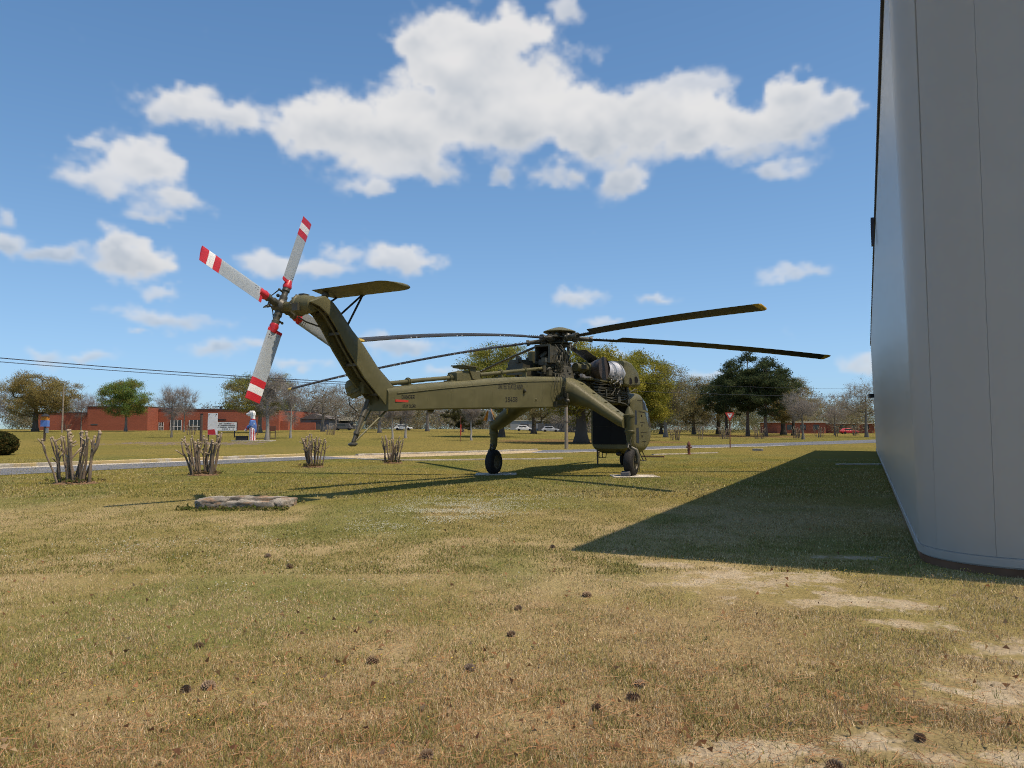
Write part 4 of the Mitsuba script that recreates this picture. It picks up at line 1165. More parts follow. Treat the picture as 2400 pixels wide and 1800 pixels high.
def gear(s, dz, track):
    y = lambda v: -s * v
    st = 'starboard' if s > 0 else 'port'
    rings = []
    for v, zt, zb, x0, x1 in ((.60, 3.80, 2.72, -.62, .92), (.95, 3.62, 2.72, -.60, .88), (1.6, 3.13, 2.52, -.52, .80), (2.2, 2.70, 2.16, -.46, .72), (2.70, 2.34, 1.86, -.40, .66), (2.86, 2.20, 1.80, -.34, .60)):
        zt, zb = zt + dz * v / 3, zb + dz * v / 3
        k = [(0, .5), (.04, .78), (.14, .97), (.32, 1.0), (.8, .98), (1, .82), (1, .3), (.8, .08), (.32, 0.0), (.14, .05), (.04, .22)]
        ring = np.array([[x0 + (x1 - x0) * q, y(v), zb + (zt - zb) * h_] for q, h_ in k])
        rings.append(ring)
    hp('gear_beam', M().loft(rings), 'olive_mat', smooth=45)
    if s > 0:
        for v in (1.05, 1.55, 2.05, 2.55):
            zt = np.interp(v, [.95, 1.6, 2.2, 2.7], [3.62, 3.13, 2.70, 2.34]) + 0.005
            hp('step_plate', M().box((.12, y(v), zt), (.22, .10, .012), None).box((-.03, y(v), zt + .005), (.06, .10, .016)), 'olive_mat')
    hp('gear_fairing', M().ball((.05, y(.82), 2.98), (.46, .30, .34), 2), 'olive_mat', smooth=True)
    ax = np.array([GX + .10, y(track), 0.50 + dz])
    top = np.array([GX - .02, y(2.98), 2.66 + dz])
    low = np.array([GX + .10, y(track - .02), 1.22 + dz])
    d_ = top - low
    L_ = np.linalg.norm(d_)
    hp('gear_strut', M().lathe([(-.10, .10), (0, .13), (.42, .17), (.44, .20), (.50, .20), (.52, .185), (1.02, .185), (1.04, .21), (1.12, .21), (1.14, .17), (1.36, .07), (1.42, .02)], low, d_, 20), 'olive_mat', smooth=35)
    m = M()
    m.tube([low + [0, 0, .05], low + [-.02, 0, -.18]], .085, 14)
    off = -s * .27
    m.tube([low + [-.02, 0, -.15], low + [.02, off * .8, -.26], ax + [0.02, off, .25], ax + [0, off, 0]], [.085, .085, .075, .08], 12)
    m.cyl(ax + [0, off, 0], ax + [0, -off * .3, 0], .06)
    m.tube([low + [-.18, 0, .02], low + [-.34, 0, -.14], low + [-.10, off * .4, -.30]], .035, 8)
    m.box(low + [-.14, 0, -.02], (.18, .16, .1))
    hp('gear_fork', m, 'mech_mat', smooth=35)
    r, w = .52, .36
    prof = [(-w * .5, .30), (-w * .5, .40), (-w * .42, .47), (-w * .28, .512), (0, r), (w * .28, .512), (w * .42, .47), (w * .5, .40), (w * .5, .30)]
    wheel = hp('wheel', M().lathe([(-.13, .05), (-.14, .29), (-.17, .30), (-.17, .27), (-.06, .22), (-.06, .1), (.06, .1), (.06, .22), (.17, .27), (.17, .30), (.14, .29), (.13, .05)], ax, (0, 1, 0), 28), 'mech_mat', smooth=35)
    hp('tyre', M().lathe(prof, ax, (0, 1, 0), 40, False), 'rubber_mat', smooth=40, parent=wheel)
    m = M()
    for k in range(8):
        b_ = k * np.pi / 4
        m.ball(ax + [.16 * math.cos(b_), -s * .075, .16 * math.sin(b_)], .03, 1)
    hp('wheel_bolt', m, 'steel_mat', parent=wheel)
    m = M()
    p, rr = hose([low + [.05, -s * .12, .2], low + [.0, -s * .2, -.1], low + [.08, -s * .30, -.4], ax + [.1, -s * .30, -.1], ax + [.2, -s * .24, -.36]])
    m.tube(p, .014, 6)
    p, rr = hose([low + [-.1, -s * .10, .3], low + [-.22, -s * .05, .0], low + [-.12, 0, -.25]])
    m.tube(p, .014, 6)
    hp('brake_hose', m, 'hose_mat', smooth=True)
    return ax


axs = gear(1, 0.0, 3.02)
axp = gear(-1, -0.10, 3.02)
m = M()
yb = 2.86
for a0, mt in ((.30, 'orange_mat'), (-.30, 'orange_mat')):
    m = M().loft([np.array([[-.42, yb + a0 * .2, 2.62], [-.40, yb + a0 * .2, 2.62], [-.38, yb + a0 * .2 + .02, 2.62]]), np.array([[-.42, yb + a0 * .95, 2.12], [-.36, yb + a0 * .95, 2.12], [-.30, yb + a0 * .55, 2.12]])])
    hp('strut_cover', m, mt, label='orange cover flap on the port gear leg')
hp('strut_cover', M().lathe([(2.1, .15), (2.6, .05)], (-.30, yb, 0), (0, 0, 1), 12), 'grey_mat', label='pale cloth cover between the orange flaps')
hp('streamer', M().tube([(-.55, 1.95, 2.78), (-.57, 1.93, 2.55), (-.55, 1.95, 2.38)], [.03, .045, .02], 6), 'yellow_mat', label='yellow streamer under the port gear beam')

# ---- cockpit
CAB = [(5.95, .86, 3.30, .98), (6.15, .74, 3.38, 1.04), (6.9, .60, 3.50, 1.08), (7.4, .60, 3.46, 1.09), (7.8, .62, 3.26, 1.09), (8.2, .70, 2.92, 1.08), (8.6, .88, 2.52, 1.05), (8.95, 1.12, 2.22, .98), (9.2, 1.42, 2.06, .84), (9.33, 1.62, 1.95, .60), (9.38, 1.72, 1.86, .3)]
cab = lambda x, k: np.interp(x, [c[0] for c in CAB], [c[k] for c in CAB])


def crad(x):
    h_, w_ = cab(x, 2) - cab(x, 1), cab(x, 3)
    return min(.42, h_ * .45, w_ * .9), min(.30, h_ * .4, w_ * .9)


rings = []
for x in np.r_[np.linspace(5.95, 8.9, 24), 9.0, 9.1, 9.2, 9.27, 9.33, 9.36, 9.38]:
    rb, rt = crad(x)
    rings.append(rrect(x, -cab(x, 3), cab(x, 3), cab(x, 1), cab(x, 2), (rb, rb, rt, rt), 7))
hp('cockpit', M().loft(rings), 'olive_mat', smooth=40)


def side_y(x, z, s):
    """Outer surface of the cockpit at (x, z) on the starboard (s = 1) or port side."""
    w, z0, z1 = cab(x, 3), cab(x, 1), cab(x, 2)
    rb, rt = crad(x)
    dz_ = max(z0 + rb - z, 0)
    dt = max(z - (z1 - rt), 0)
    y = w - (rb - math.sqrt(max(rb * rb - dz_ * dz_, 0))) - (rt - math.sqrt(max(rt * rt - dt * dt, 0)))
    return -s * y


def side_patch(name, poly, mat, s=1, out=.008, parent=H + '__cockpit', label=None, n=6):
    """Panel that follows the cockpit skin; poly: four (x, z) corners."""
    p = np.array(poly, float)
    rows = []
    for u in np.linspace(0, 1, n):
        for v in np.linspace(0, 1, n):
            x, z = (p[0] * (1 - u) + p[1] * u) * (1 - v) + (p[3] * (1 - u) + p[2] * u) * v
            rows.append((x, z))
    top = np.array([[x, side_y(x, z, s) - s * out, z] for x, z in rows])
    bot = np.array([[x, side_y(x, z, s) + s * .03, z] for x, z in rows])
    idx = np.arange(n * n).reshape(n, n)
    q = np.stack([idx[:-1, :-1], idx[1:, :-1], idx[1:, 1:], idx[:-1, 1:]], -1).reshape(-1, 4)
    rim = np.r_[idx[0, :], idx[1:, -1], idx[-1, -2::-1], idx[-2:0:-1, 0]]
    m = M()
    m.add(np.vstack([top, bot]), np.vstack([q, q[:, ::-1] + n * n, np.stack([rim, np.roll(rim, -1), np.roll(rim, -1) + n * n, rim + n * n], -1)]))
    return hp(name, m, mat, label=label, parent=parent)


for s in (1, -1):
    side_patch('side_window', [(6.34, 2.00), (6.62, 1.98), (6.58, 2.66), (6.38, 2.66)], 'canopy_glass_mat', s)
    side_patch('side_window', [(6.50, 1.14), (6.86, 1.10), (6.82, 1.84), (6.52, 1.84)], 'canopy_glass_mat', s)
    side_patch('windscreen_pane', [(7.42, 2.72), (8.26, 2.66), (7.86, 3.06), (7.34, 3.24)], 'canopy_glass_mat', s)
    side_patch('windscreen_pane', [(8.40, 1.86), (9.02, 1.90), (8.36, 2.56), (7.66, 2.60)], 'canopy_glass_mat', s)
    if s > 0:
        for poly in ([(7.02, 3.02), (7.06, 3.02), (7.06, 3.12), (7.02, 3.12)], [(6.95, 2.58), (7.62, 2.56), (7.62, 2.60), (6.95, 2.62)], [(7.05, 2.08), (7.7, 2.06), (7.7, 2.09), (7.05, 2.11)], [(7.1, 1.6), (8.1, 1.58), (8.1, 1.61), (7.1, 1.63)],
                     [(7.3, 1.18), (7.9, 1.16), (7.9, 1.19), (7.3, 1.21)], [(7.60, .78), (7.63, .78), (7.63, 1.17), (7.60, 1.17)], [(6.7, 3.12), (7.5, 3.14), (7.5, 3.17), (6.7, 3.15)], [(7.2, 1.38), (7.34, 1.38), (7.34, 1.5), (7.2, 1.5)],
                     [(7.16, 2.36), (7.28, 2.36), (7.28, 2.46), (7.16, 2.46)], [(7.2, 1.9), (7.32, 1.9), (7.32, 2.0), (7.2, 2.0)], [(6.75, 2.62), (7.0, 2.62), (7.0, 2.645), (6.75, 2.645)]):
            side_patch('hatch_line', poly, 'soot_mat', s, .006, n=3)
# glazed rear wall of the cab
m = M()
for y0, y1, z0, z1 in ((-.90, -.003, 1.913, 3.05), (.003, .90, 1.913, 3.05), (-.88, -.003, 1.06, 1.907), (.003, .88, 1.06, 1.907)):
    m.slab([5.93, y0, z0], [5.96, y1, z1])
hp('rear_window', m, 'rear_glass_mat', parent=H + '__cockpit')
for pts in ([(6.3, .72, .70), (6.28, .72, .42), (6.28, .38, .42), (6.3, .34, .70)], [(6.28, .55, .42), (6.3, .56, .70)]):
    hp('boarding_step', M().tube(pts, .022, 6), 'black_mat', smooth=False)
for pts in ([(7.1, -.80, .72), (7.35, -1.0, .26), (8.15, -1.0, .26), (8.05, -.78, .80)], [(7.7, -1.0, .26), (7.62, -.80, .70)]):
    hp('boarding_step', M().tube(pts, .024, 6), 'black_mat')
hp('sensor_probe', M().tube([(6.15, .74, .78), (6.15, .74, .08)], [.05, .035], 6), 'dark_wood_mat', label='brown rod under the rear of the cab')
hp('antenna', M().tube([(6.9, -.55, 3.48), (7.5, -.7, 3.72)], .016, 6).tube([(7.3, -.66, 3.64), (7.8, -.70, 3.70)], .014, 6), 'mech_mat')
hp('belly_lamp', M().ball((6.1, -.35, .62), (.16, .14, .10), 2), 'black_mat', smooth=True)
NX, NY = 7.58, -.22
m = M()
m.tube([(NX, NY, .75), (NX, NY, .45)], .08, 10).cyl((NX, NY - .28, .32), (NX, NY + .28, .32), .05)
hp('nose_strut', m, 'mech_mat', smooth=40)
for y in (NY - .2, NY + .2):
    w_ = hp('nose_wheel', M().lathe([(-.06, .05), (-.07, .18), (.07, .18), (.06, .05)], (NX, y, .32), (0, 1, 0), 20), 'mech_mat', smooth=35)
    hp('tyre', M().lathe([(-.10, .18), (-.09, .27), (-.05, .32), (.05, .32), (.09, .27), (.10, .18)], (NX, y, .32), (0, 1, 0), 28, False), 'rubber_mat', smooth=40, parent=w_)

# pads and chock below the wheels
for axl, lab in ((axs, 'pale concrete pad under the right main wheel'), (axp, 'pale concrete pad under the left main wheel')):
    w = HROT @ axl + HB
    z = float(terrain(w[0], w[1]))
    c = np.array([w[0] + .1, w[1] - .1, 0])
    tag(put('wheel_pad', M().slab(c + [-.85, -.7, z - .08], c + [.85, .7, z + .028]), 'concrete_mat'), lab, 'concrete pad', group='pads under the main wheels')
w = HROT @ (axs + [-.50, .05, 0]) + HB
tag(put('wheel_chock', M().loft([np.array([w + HROT @ np.array(q) for q in ((0.16, y, -.46), (-.10, y, -.46), (-.08, y, -.36), (0.04, y, -.30))]) for y in (-.16, .16)]), 'dark_grey_mat'), 'grey wheel chock wedged behind the right main wheel', 'wheel chock')

# ---------------------------------------------------------------- pruned crepe myrtles
def crepe(label, x, y, n, h, w, seed, parts=True, mound=True, group=None):
    rng = np.random.default_rng(seed)
    key = numbered('crepe_myrtle')
    o = on(x, y)
    whole, wc = M(), []
    for k in range(n):
        a_ = 2 * np.pi * ((k * 0.618) % 1 + rng.uniform(-.05, .05))
        b_ = rng.uniform(0.12, 0.36) * w
        base = np.array([b_ * math.cos(a_), b_ * math.sin(a_) * 0.7, -0.06])
        hh = h * rng.uniform(0.74, 1.0)
        sp = b_ + w * rng.uniform(0.05, 0.27)
        top = np.array([sp * math.cos(a_ + rng.normal(0, .2)), sp * math.sin(a_) * 0.7, hh])
        rad = rng.uniform(.024, .040) * (h / 1.6)
        mid = (base + top) / 2 + [*rng.normal(0, .05, 2), 0] + np.array([math.cos(a_), math.sin(a_) * .7, 0]) * -.03 * w
        p = resample(np.array([base, (base * .6 + mid * .4) + rng.normal(0, .012, 3), mid, (mid + top) / 2 + rng.normal(0, .02, 3), top]), 11)
        m, cols = M(), []

        def limb(q, r):
            q, r = np.asarray(q), np.asarray(r)
            m.tube(q, r, 7)
            c = bark_colors(np.vstack(m.v[-1:]), rng, (0.20, 0.155, 0.115), 0.7)
            c[-8:-1] = [0.52, 0.42, 0.30]
            c[-1] = [0.60, 0.50, 0.37]
            cols.append(c)
        limb(p, rad * (1.12 - 0.25 * np.linspace(0, 1, 11) + 0.10 * rng.normal(size=11)))
        for _ in range(rng.integers(1, 4)):        # knuckles with cut side shoots
            t = rng.uniform(.55, .98)
            q0 = p[int(t * 10)]
            d_ = np.array([*rng.normal(0, .5, 2), rng.uniform(.4, 1.0)])
            d_ /= np.linalg.norm(d_)
            L_ = rng.uniform(.07, .24) * h / 1.6 * (1.9 if t < .75 else 1)
            limb([q0, q0 + d_ * L_ * .5 + rng.normal(0, .006, 3), q0 + d_ * L_], [rad * .72, rad * .62, rad * .66])
        m.ball(p[-1], rad * 1.3, 1)
        cols.append(np.tile([0.36, 0.28, 0.20], (len(m.v[-1]), 1)))
        t = m.get()
        t.vertices = t.vertices + o
        if parts:
            put(key + '__stem', t, 'bark_mat', smooth=True, color=np.vstack(cols))
        else:
            whole.add(t.vertices, t.faces)
            wc.append(np.vstack(cols))
    if not parts:
        put(key + '__stem', whole.get(), 'bark_mat', smooth=True, color=np.vstack(wc))
        labels[key + '__stem'] = {'kind': 'stuff'}
    if mound:
        t = trimesh.creation.icosphere(4, 1.0)
        v = t.vertices * [w * .46, w * .36, .10]
        v += (meshkit.fbm(t.vertices * 5, 3, seed) - .5)[:, None] * [.14, .14, .14]
        c = np.array([0.20, 0.125, 0.075]) * (0.6 + 0.8 * meshkit.fbm(t.vertices * 14, 3, seed + 1))[:, None]
        put(key + '__mulch', trimesh.Trimesh(v + o - [0, 0, .03], t.faces, process=False), 'bark_mat', smooth=True, color=np.clip(c * 0.9, 0, 1))
        P = np.c_[rng.normal(0, w * .22, 60), rng.normal(0, w * .17, 60), np.full(60, .12)]
        t, c = leaves(rng, P, P, 9, .05, .045, [(0.10, 0.12, 0.035), (0.15, 0.11, 0.05), (0.20, 0.14, 0.08)])
        t.vertices = t.vertices + o
        put(key + '__sprouts', t, 'leaf_mat', color=np.clip(c, 0, 1))
    tag(key, label, 'shrub', group)


GR = 'crepe myrtles pruned to bare stems'
crepe('nearest pruned crepe myrtle, the leftmost clump, standing before the road', -14.2, 24.0, 20, 1.78, 1.55, 61, group=GR)
crepe('second pruned crepe myrtle from the left, below the dark wooden post', -11.9, 28.4, 20, 1.62, 1.35, 62, group=GR)
crepe('third pruned crepe myrtle from the left, between statue and tail skid', -9.35, 34.6, 18, 1.55, 1.15, 63, group=GR)
crepe('fourth pruned crepe myrtle from the left, right of the tail skid', -6.25, 38.6, 18, 1.45, 1.2, 64, group=GR)
for i_, (x, y, lab) in enumerate(((23.4, 105, 'far pruned shrub just right of the cockpit nose, first of the row'), (29.0, 113, 'thin far pruned shrub, second of the row right of the cockpit'),
                                   (33.6, 116.5, 'far pruned shrub directly left of the yield sign pole'), (40.0, 119, 'far pruned shrub just right of the yield sign, before the pines'),
                                   (46.9, 121, 'wide far pruned shrub, second right of the yield sign'), (55.2, 132, 'far pruned shrub beside the bare roadside tree, third right of the yield sign'),
                                   (63.5, 144, 'thin far pruned shrub, second from the white building'), (73.2, 157, 'far pruned shrub nearest the white building'),
                                   (-103.4, 170, 'far pruned shrub behind the leftmost near one, before the school'), (-56, 128, 'far pruned shrub in front of the school windows'),
                                   (-31.6, 128, 'far pruned shrub beneath the tail pylon, left of the tail skid'), (-45.0, 128, 'far pruned shrub half hidden behind the birch trunk'))):
    crepe(lab, x, y, 12 if i_ not in (1, 6) else 6, 2.0 if i_ < 8 else 1.75, 2.3 if i_ not in (1, 6) else 1.2, 80 + i_, parts=False, mound=False, group='far pruned crepe myrtles')

# ---------------------------------------------------------------- broken concrete ring on the lawn
rng = np.random.default_rng(31)
o = np.array([-6.12, 16.75, 0.0])


def lump(p, s, seed, amp=.06):
    t = trimesh.creation.box([1, 1, 1])
    for _ in range(4):
        t = t.subdivide()
    v = t.vertices * 2
    v = v / np.maximum(np.sum(np.abs(v) ** 9, 1) ** (1 / 9), 1e-6)[:, None] / 2
    v = v * s
    v += (meshkit.fbm(v * 6 + seed, 5, seed) - .5)[:, None] * v / np.maximum(np.linalg.norm(v, axis=1, keepdims=True), .05) * amp * 3.2
    return t.faces, v + p


key = numbered('concrete_ring')
for i_, (p, s, a_) in enumerate((((.10, -.30, .04), (1.50, .34, .24), .02), ((.10, .58, .07), (1.5, .30, .24), -.03), ((-.74, .12, .06), (.42, 1.05, .28), .05), ((.90, .16, .05), (.34, 1.0, .24), -.05), ((-.50, -.27, .08), (.56, .40, .28), .1))):
    f, v = lump(np.zeros(3), np.array(s), 3 + i_)
    put(key + '__block', trimesh.Trimesh(v @ rotz(a_).T + np.array(p) + o, f, process=False), 'rough_concrete_mat', smooth=True)
tag(key, 'broken ring of rough concrete lying in the grass before the tail', 'concrete ring')
P = np.c_[rng.uniform(-1.15, 1.2, 260), rng.choice([-.60, -.56, .90, -.63], 260) + rng.normal(0, .1, 260), np.full(260, .03)] + o
t, c = leaves(rng, P, P, 5, .04, .04, [(0.09, 0.12, 0.03), (0.12, 0.125, 0.04), (0.2, 0.17, 0.07)])
tag(put('grass_tuft', t, 'leaf_mat', color=np.clip(c, 0, 1)), 'rough grass round the broken concrete ring', kind='stuff')

# ---------------------------------------------------------------- signs, posts, hydrant
def post(x, y, h, r=.04, n=10, z0=-.2):
    p = on(x, y)
    return M().cyl(p + [0, 0, z0], p + [0, 0, h], r, n=n)


key = numbered('yield_sign')
x, y = 19.7, 66.4
z = float(terrain(x, y))
put(key + '__post', post(x, y + .08, 3.25, .05), 'rust_mat', smooth=40)


def tri(a_, dz, y0, y1, cz):
    q = []
    for k in range(3):
        b_ = math.radians(-90 + 120 * k)
        for j_ in (-1, 0, 1):
            g_ = b_ + j_ * .55
            q.append([x + (a_ * .80) * math.cos(b_) + a_ * .20 * math.cos(g_), 0, cz + (a_ * .80) * math.sin(b_) + a_ * .20 * math.sin(g_)])
    q = np.array(q)
    m = M()
    return m.loft([q + [0, y0, 0], q + [0, y1, 0]])


put(key + '__plate', tri(.46, 0, y + .02, y + .035, z + 2.98), 'red_print_mat')
put(key + '__plate', tri(.25, 0, y + .008, y + .019, z + 3.0), 'white_mat', label='white centre of the sign')
t = meshkit.text_mesh('YIELD', .085, .008, True)
v = t.vertices.copy()
v = np.stack([x - .155 + v[:, 0] / np.ptp(v[:, 0]) * .31, y + .006 - v[:, 2], z + 3.03 + v[:, 1]], -1)
put(key + '__lettering', trimesh.Trimesh(v, t.faces, process=False), 'text_red_mat')
tag(key, 'red and white triangular yield sign on a dark post beside the road', 'road sign')

key = numbered('fire_hydrant')
p = on(12.3, 51.2)
put(key + '__barrel', M().lathe([(-.1, .15), (.04, .15), (.06, .10), (.62, .10), (.64, .135), (.70, .135), (.72, .12), (.84, .09), (.90, .03)], p, (0, 0, 1), 16), 'rust_mat', smooth=35)
put(key + '__nozzle', M().cyl(p + [-.2, 0, .52], p + [.2, 0, .52], .055, n=12).cyl(p + [0, -.2, .48], p + [0, 0, .48], .075, n=12), 'rust_mat', smooth=35)
put(key + '__bolt', M().cyl(p + [0, 0, .90], p + [0, 0, .96], .03, n=5), 'rust_mat')
tag(key, 'faded red fire hydrant in the grass right of the helicopter', 'fire hydrant')

p = on(8.9, 46.6)
R_ = rotz(math.radians(-28))
tag(put('plank', M().box(p + [0, 0, .05], (1.5, .16, .09), R_).box(p + R_ @ np.array([-.15, .16, .04]), (1.1, .10, .07), R_ @ rotz(.06)), 'plank_mat'), 'reddish timber offcut lying in the grass right of the cockpit', 'timber')
tag(put('marker_post', post(-37.4, 66, .95, .07, 8), 'yellow_mat', smooth=40), 'short yellow marker post beyond the road on the left', 'marker post')
key = numbered('marker_pole')
put(key + '__pole', post(-6.0, 86, 3.0, .035, 8), 'rust_mat', smooth=40)
put(key + '__sleeve', M().cyl(on(-6.0, 86) + [0, 0, .75], on(-6.0, 86) + [0, 0, 2.0], .07, n=8), 'red_print_mat', smooth=40)
tag(key, 'thin rusty red pole on the lawn left of the left main wheel', 'pole')

key = numbered('wooden_post')
put(key + '__post', post(-36.9, 87.3, 3.2, .15, 8), 'dark_wood_mat', smooth=40)
put(key + '__cap', M().cyl(on(-36.9, 87.3) + [0, 0, 3.2], on(-36.9, 87.3) + [0, 0, 3.3], .19, n=8), 'black_mat', smooth=40)
tag(key, 'dark wooden post rising behind the second pruned shrub', 'post')

key = numbered('banner_sign')
p = on(-35.6, 87.5)
for dx in (-.52, .52):
    put(key + '__leg', M().slab(p + [dx - .05, -.05, -.2], p + [dx + .05, .05, .95]), 'dark_wood_mat')
put(key + '__board', M().slab(p + [-.58, -.10, .75], p + [.58, -.055, 3.35]), 'white_mat')
put(key + '__panel', M().loft([np.array([p + [-.56, yy, .78], p + [.42, yy, .78], p + [.24, yy, 1.45], p + [-.56, yy, 1.38]]) for yy in (-.115, -.104)]), 'red_mat', label='red slanted panel at the foot of the board')
put(key + '__knob', M().ball(p + [-.44, -.12, 3.22], .06, 1).ball(p + [.42, -.12, 3.22], .06, 1), 'black_mat', smooth=True)
labels[key + '__knob'] = {'kind': 'stuff'}
tag(key, 'tall white board with a red slanted foot, left of the message board', 'sign')

key = numbered('message_board')
p = on(-41.6, 107)
for dx in (-1.2, 1.2):
    put(key + '__leg', M().slab(p + [dx - .06, .03, -.2], p + [dx + .06, .12, 1.5]), 'black_mat')
put(key + '__frame', M().slab(p + [-1.62, -.02, .92], p + [1.62, .029, 2.32]), 'black_mat')
put(key + '__face', M().slab(p + [-1.52, -.035, 1.0], p + [1.52, -.021, 2.24]), 'white_mat')
rng = np.random.default_rng(77)
m = M()
mr = M()
for r_, (z, a_, b_) in enumerate(((2.02, -1.0, 1.0), (1.76, -1.2, 1.25), (1.50, -1.25, 1.2), (1.24, -.75, 1.0))):
    xx = a_
    while xx < b_:
        wd = rng.uniform(.09, .15)
        if rng.random() > .16:
            (mr if r_ == 0 and xx > .55 else m).slab(p + [xx, -.05, z - .085], p + [xx + wd, -.036, z + .085])
        xx += wd + .04
put(key + '__lettering', m, 'dark_grey_mat', label='unreadable dark letters in four rows')
put(key + '__lettering', mr, 'text_red_mat', label='unreadable red letters')
tag(key, 'black framed message board with rows of letters beside the dog statue', 'message board')

key = numbered('sign_frame')
p = on(-32.6, 100)
for dx in (-.30, .42):
    put(key + '__leg', M().slab(p + [dx - .05, -.05, -.2], p + [dx + .05, .05, 1.75]), 'dark_wood_mat')
put(key + '__plaque', M().slab(p + [-.34, -.07, 1.05], p + [.46, -.052, 1.72]), 'rust_mat')
put(key + '__rail', M().slab(p + [-2.2, -.05, .02], p + [.5, .05, .12]), 'dark_wood_mat')
tag(key, 'low wooden frame with a brown plaque right of the birch trunk', 'sign')

key = numbered('post_box')
p = on(-55.6, 87.5)
put(key + '__post', M().slab(p + [-.10, -.08, -.2], p + [.10, .08, 1.9]), 'dark_wood_mat')
put(key + '__box', M().slab(p + [-.40, -.25, 1.75], p + [.40, .25, 2.5]), 'bright_blue_mat', label='blue lower box')
put(key + '__box', M().slab(p + [-.36, -.24, 2.505], p + [.36, .24, 2.95]), 'orange_mat', label='orange upper box')
put(key + '__cap', M().loft([rrect(0, -.5, .5, 0, .001, .0004, 1)[:, [1, 0, 2]] * 0 + q for q in (np.array([p + [-.48, -.35, 2.955], p + [.48, -.35, 2.955], p + [.48, .35, 2.955], p + [-.48, .35, 2.955]])[[0, 0, 1, 1, 2, 2, 3, 3]], np.array([p + [-.2, -.1, 3.28], p + [.2, -.1, 3.28], p + [.2, .1, 3.28], p + [-.2, .1, 3.28]])[[0, 0, 1, 1, 2, 2, 3, 3]])]) if False else M().lathe([(2.955, .50), (3.0, .48), (3.25, .2), (3.28, .02)], p, (0, 0, 1), 8), 'black_mat')
put(key + '__panel', M().slab(p + [.12, -.1, 1.0], p + [.5, -.04, 1.6]), 'grey_mat', label='small grey panel below the boxes')
tag(key, 'blue and orange box with a dark cap on a post behind the nearest pruned shrub', 'post box')

# utility poles and wires
def pole(label, x, y, h, lean=0.0, group=None):
    key = numbered('utility_pole')
    p = on(x, y)
    put(key + '__pole', M().tube([p + [0, 0, -.3], p + [lean, 0, h]], [.17, .12], 12), 'wood_pole_mat', smooth=40)
    m = M()
    for z in (2.3, 5.2):
        m.cyl(p + [lean * z / h, 0, z], p + [lean * z / h, 0, z + .08], .185, n=12)
    put(key + '__band', m, 'dark_wood_mat', smooth=40)
    put(key + '__insulator', M().lathe([(h - .02, .05), (h + .1, .06), (h + .2, .02)], p + [lean, 0, 0], (0, 0, 1), 8), 'grey_mat', smooth=40)
    tag(key, label, 'utility pole', group)
    return p + [lean, 0, 0]


pA = pole('utility pole outside the left edge of the photo', -33.0, 36.0, 7.4)
pB = pole('weathered utility pole beneath the fuselage beside the thick tree trunk', 4.75, 64.3, 7.6)
pC = pole('thin utility pole beside the golden oak at the far left', -93.0, 152.0, 9.2)
pD = pole('utility pole hidden behind the white building', 96.0, 118.0, 9.6)


def wire(label, a_, b_, sag, r=.016):
    t = np.linspace(0, 1, 40)[:, None]
    p = a_ + (b_ - a_) * t - np.array([0, 0, 1]) * (4 * sag * t * (1 - t))
    tag(put('power_line', M().tube(p, r, 5), 'wire_mat', smooth=True), label, 'cable')


wire('thick upper cable crossing the sky behind the tail rotor', pA + [0, 0, 5.98], pB + [0, 0, 5.3], .55, .026)
wire('thin lower cable crossing the sky behind the tail rotor', pA + [0, 0, 5.75], pB + [0, 0, 5.22], .55, .02)
wire('upper thin cable in front of the pines', pB + [0, 0, 6.1], pD + [0, 0, 9.3], 1.1, .012)
wire('lower thin cable in front of the pines', pB + [0, 0, 5.3], pD + [0, 0, 8.0], 1.0, .017)

# ---------------------------------------------------------------- painted dog statue
key = numbered('dog_statue')
S = 3.75
o = on(-31.2, 88.2)
from manifold3d import Manifold


def hull_chain(js):
    """Tapered limbs: hulls of spheres at successive joints, joined."""
    out = Manifold()
    for (p0, r0), (p1, r1) in zip(js[:-1], js[1:]):
        a_ = Manifold.sphere(r0, 24).translate(list(map(float, p0)))
        b_ = Manifold.sphere(r1, 24).translate(list(map(float, p1)))
        out += Manifold.batch_hull([a_, b_])
    return out


def smooth_body(mf, step=.035, it=8):
    m_ = mf.refine_to_length(step).to_mesh()
    t = trimesh.Trimesh(m_.vert_properties[:, :3], m_.tri_verts, process=True)
    trimesh.smoothing.filter_taubin(t, iterations=it)
    return t


# heights as a share of the statue; -x is where it looks
legs = hull_chain([((.03, .08, .02), .07), ((.03, .07, .20), .078), ((.03, .04, .37), .095)]) + hull_chain([((.02, -.08, .02), .07), ((.02, -.07, .20), .078), ((.03, -.04, .37), .095)]) + hull_chain([((-.03, .06, .012), .03), ((.03, .07, .02), .035)]) + hull_chain([((-.03, -.06, .012), .03), ((.03, -.07, .02), .035)])
t = smooth_body(legs)
ang = np.arctan2(t.vertices[:, 1], t.vertices[:, 0] - .03)
stripe = (np.floor((t.vertices[:, 0] * 26 + t.vertices[:, 1] * 9)) % 2)[:, None]
col = np.where(stripe > 0, [0.42, 0.03, 0.04], [0.76, 0.76, 0.75])
put(key + '__trousers', trimesh.Trimesh(t.vertices * S + o, t.faces, process=False), 'paint_mat', smooth=True, color=col, label='red and white striped trousers')
t = smooth_body(hull_chain([((.03, 0, .33), .112), ((.03, 0, .48), .118), ((.02, 0, .60), .10), ((.02, 0, .68), .07)]))
put(key + '__jacket', trimesh.Trimesh(t.vertices * S + o, t.faces, process=False), 'blue_mat', smooth=True, label='blue jacket')
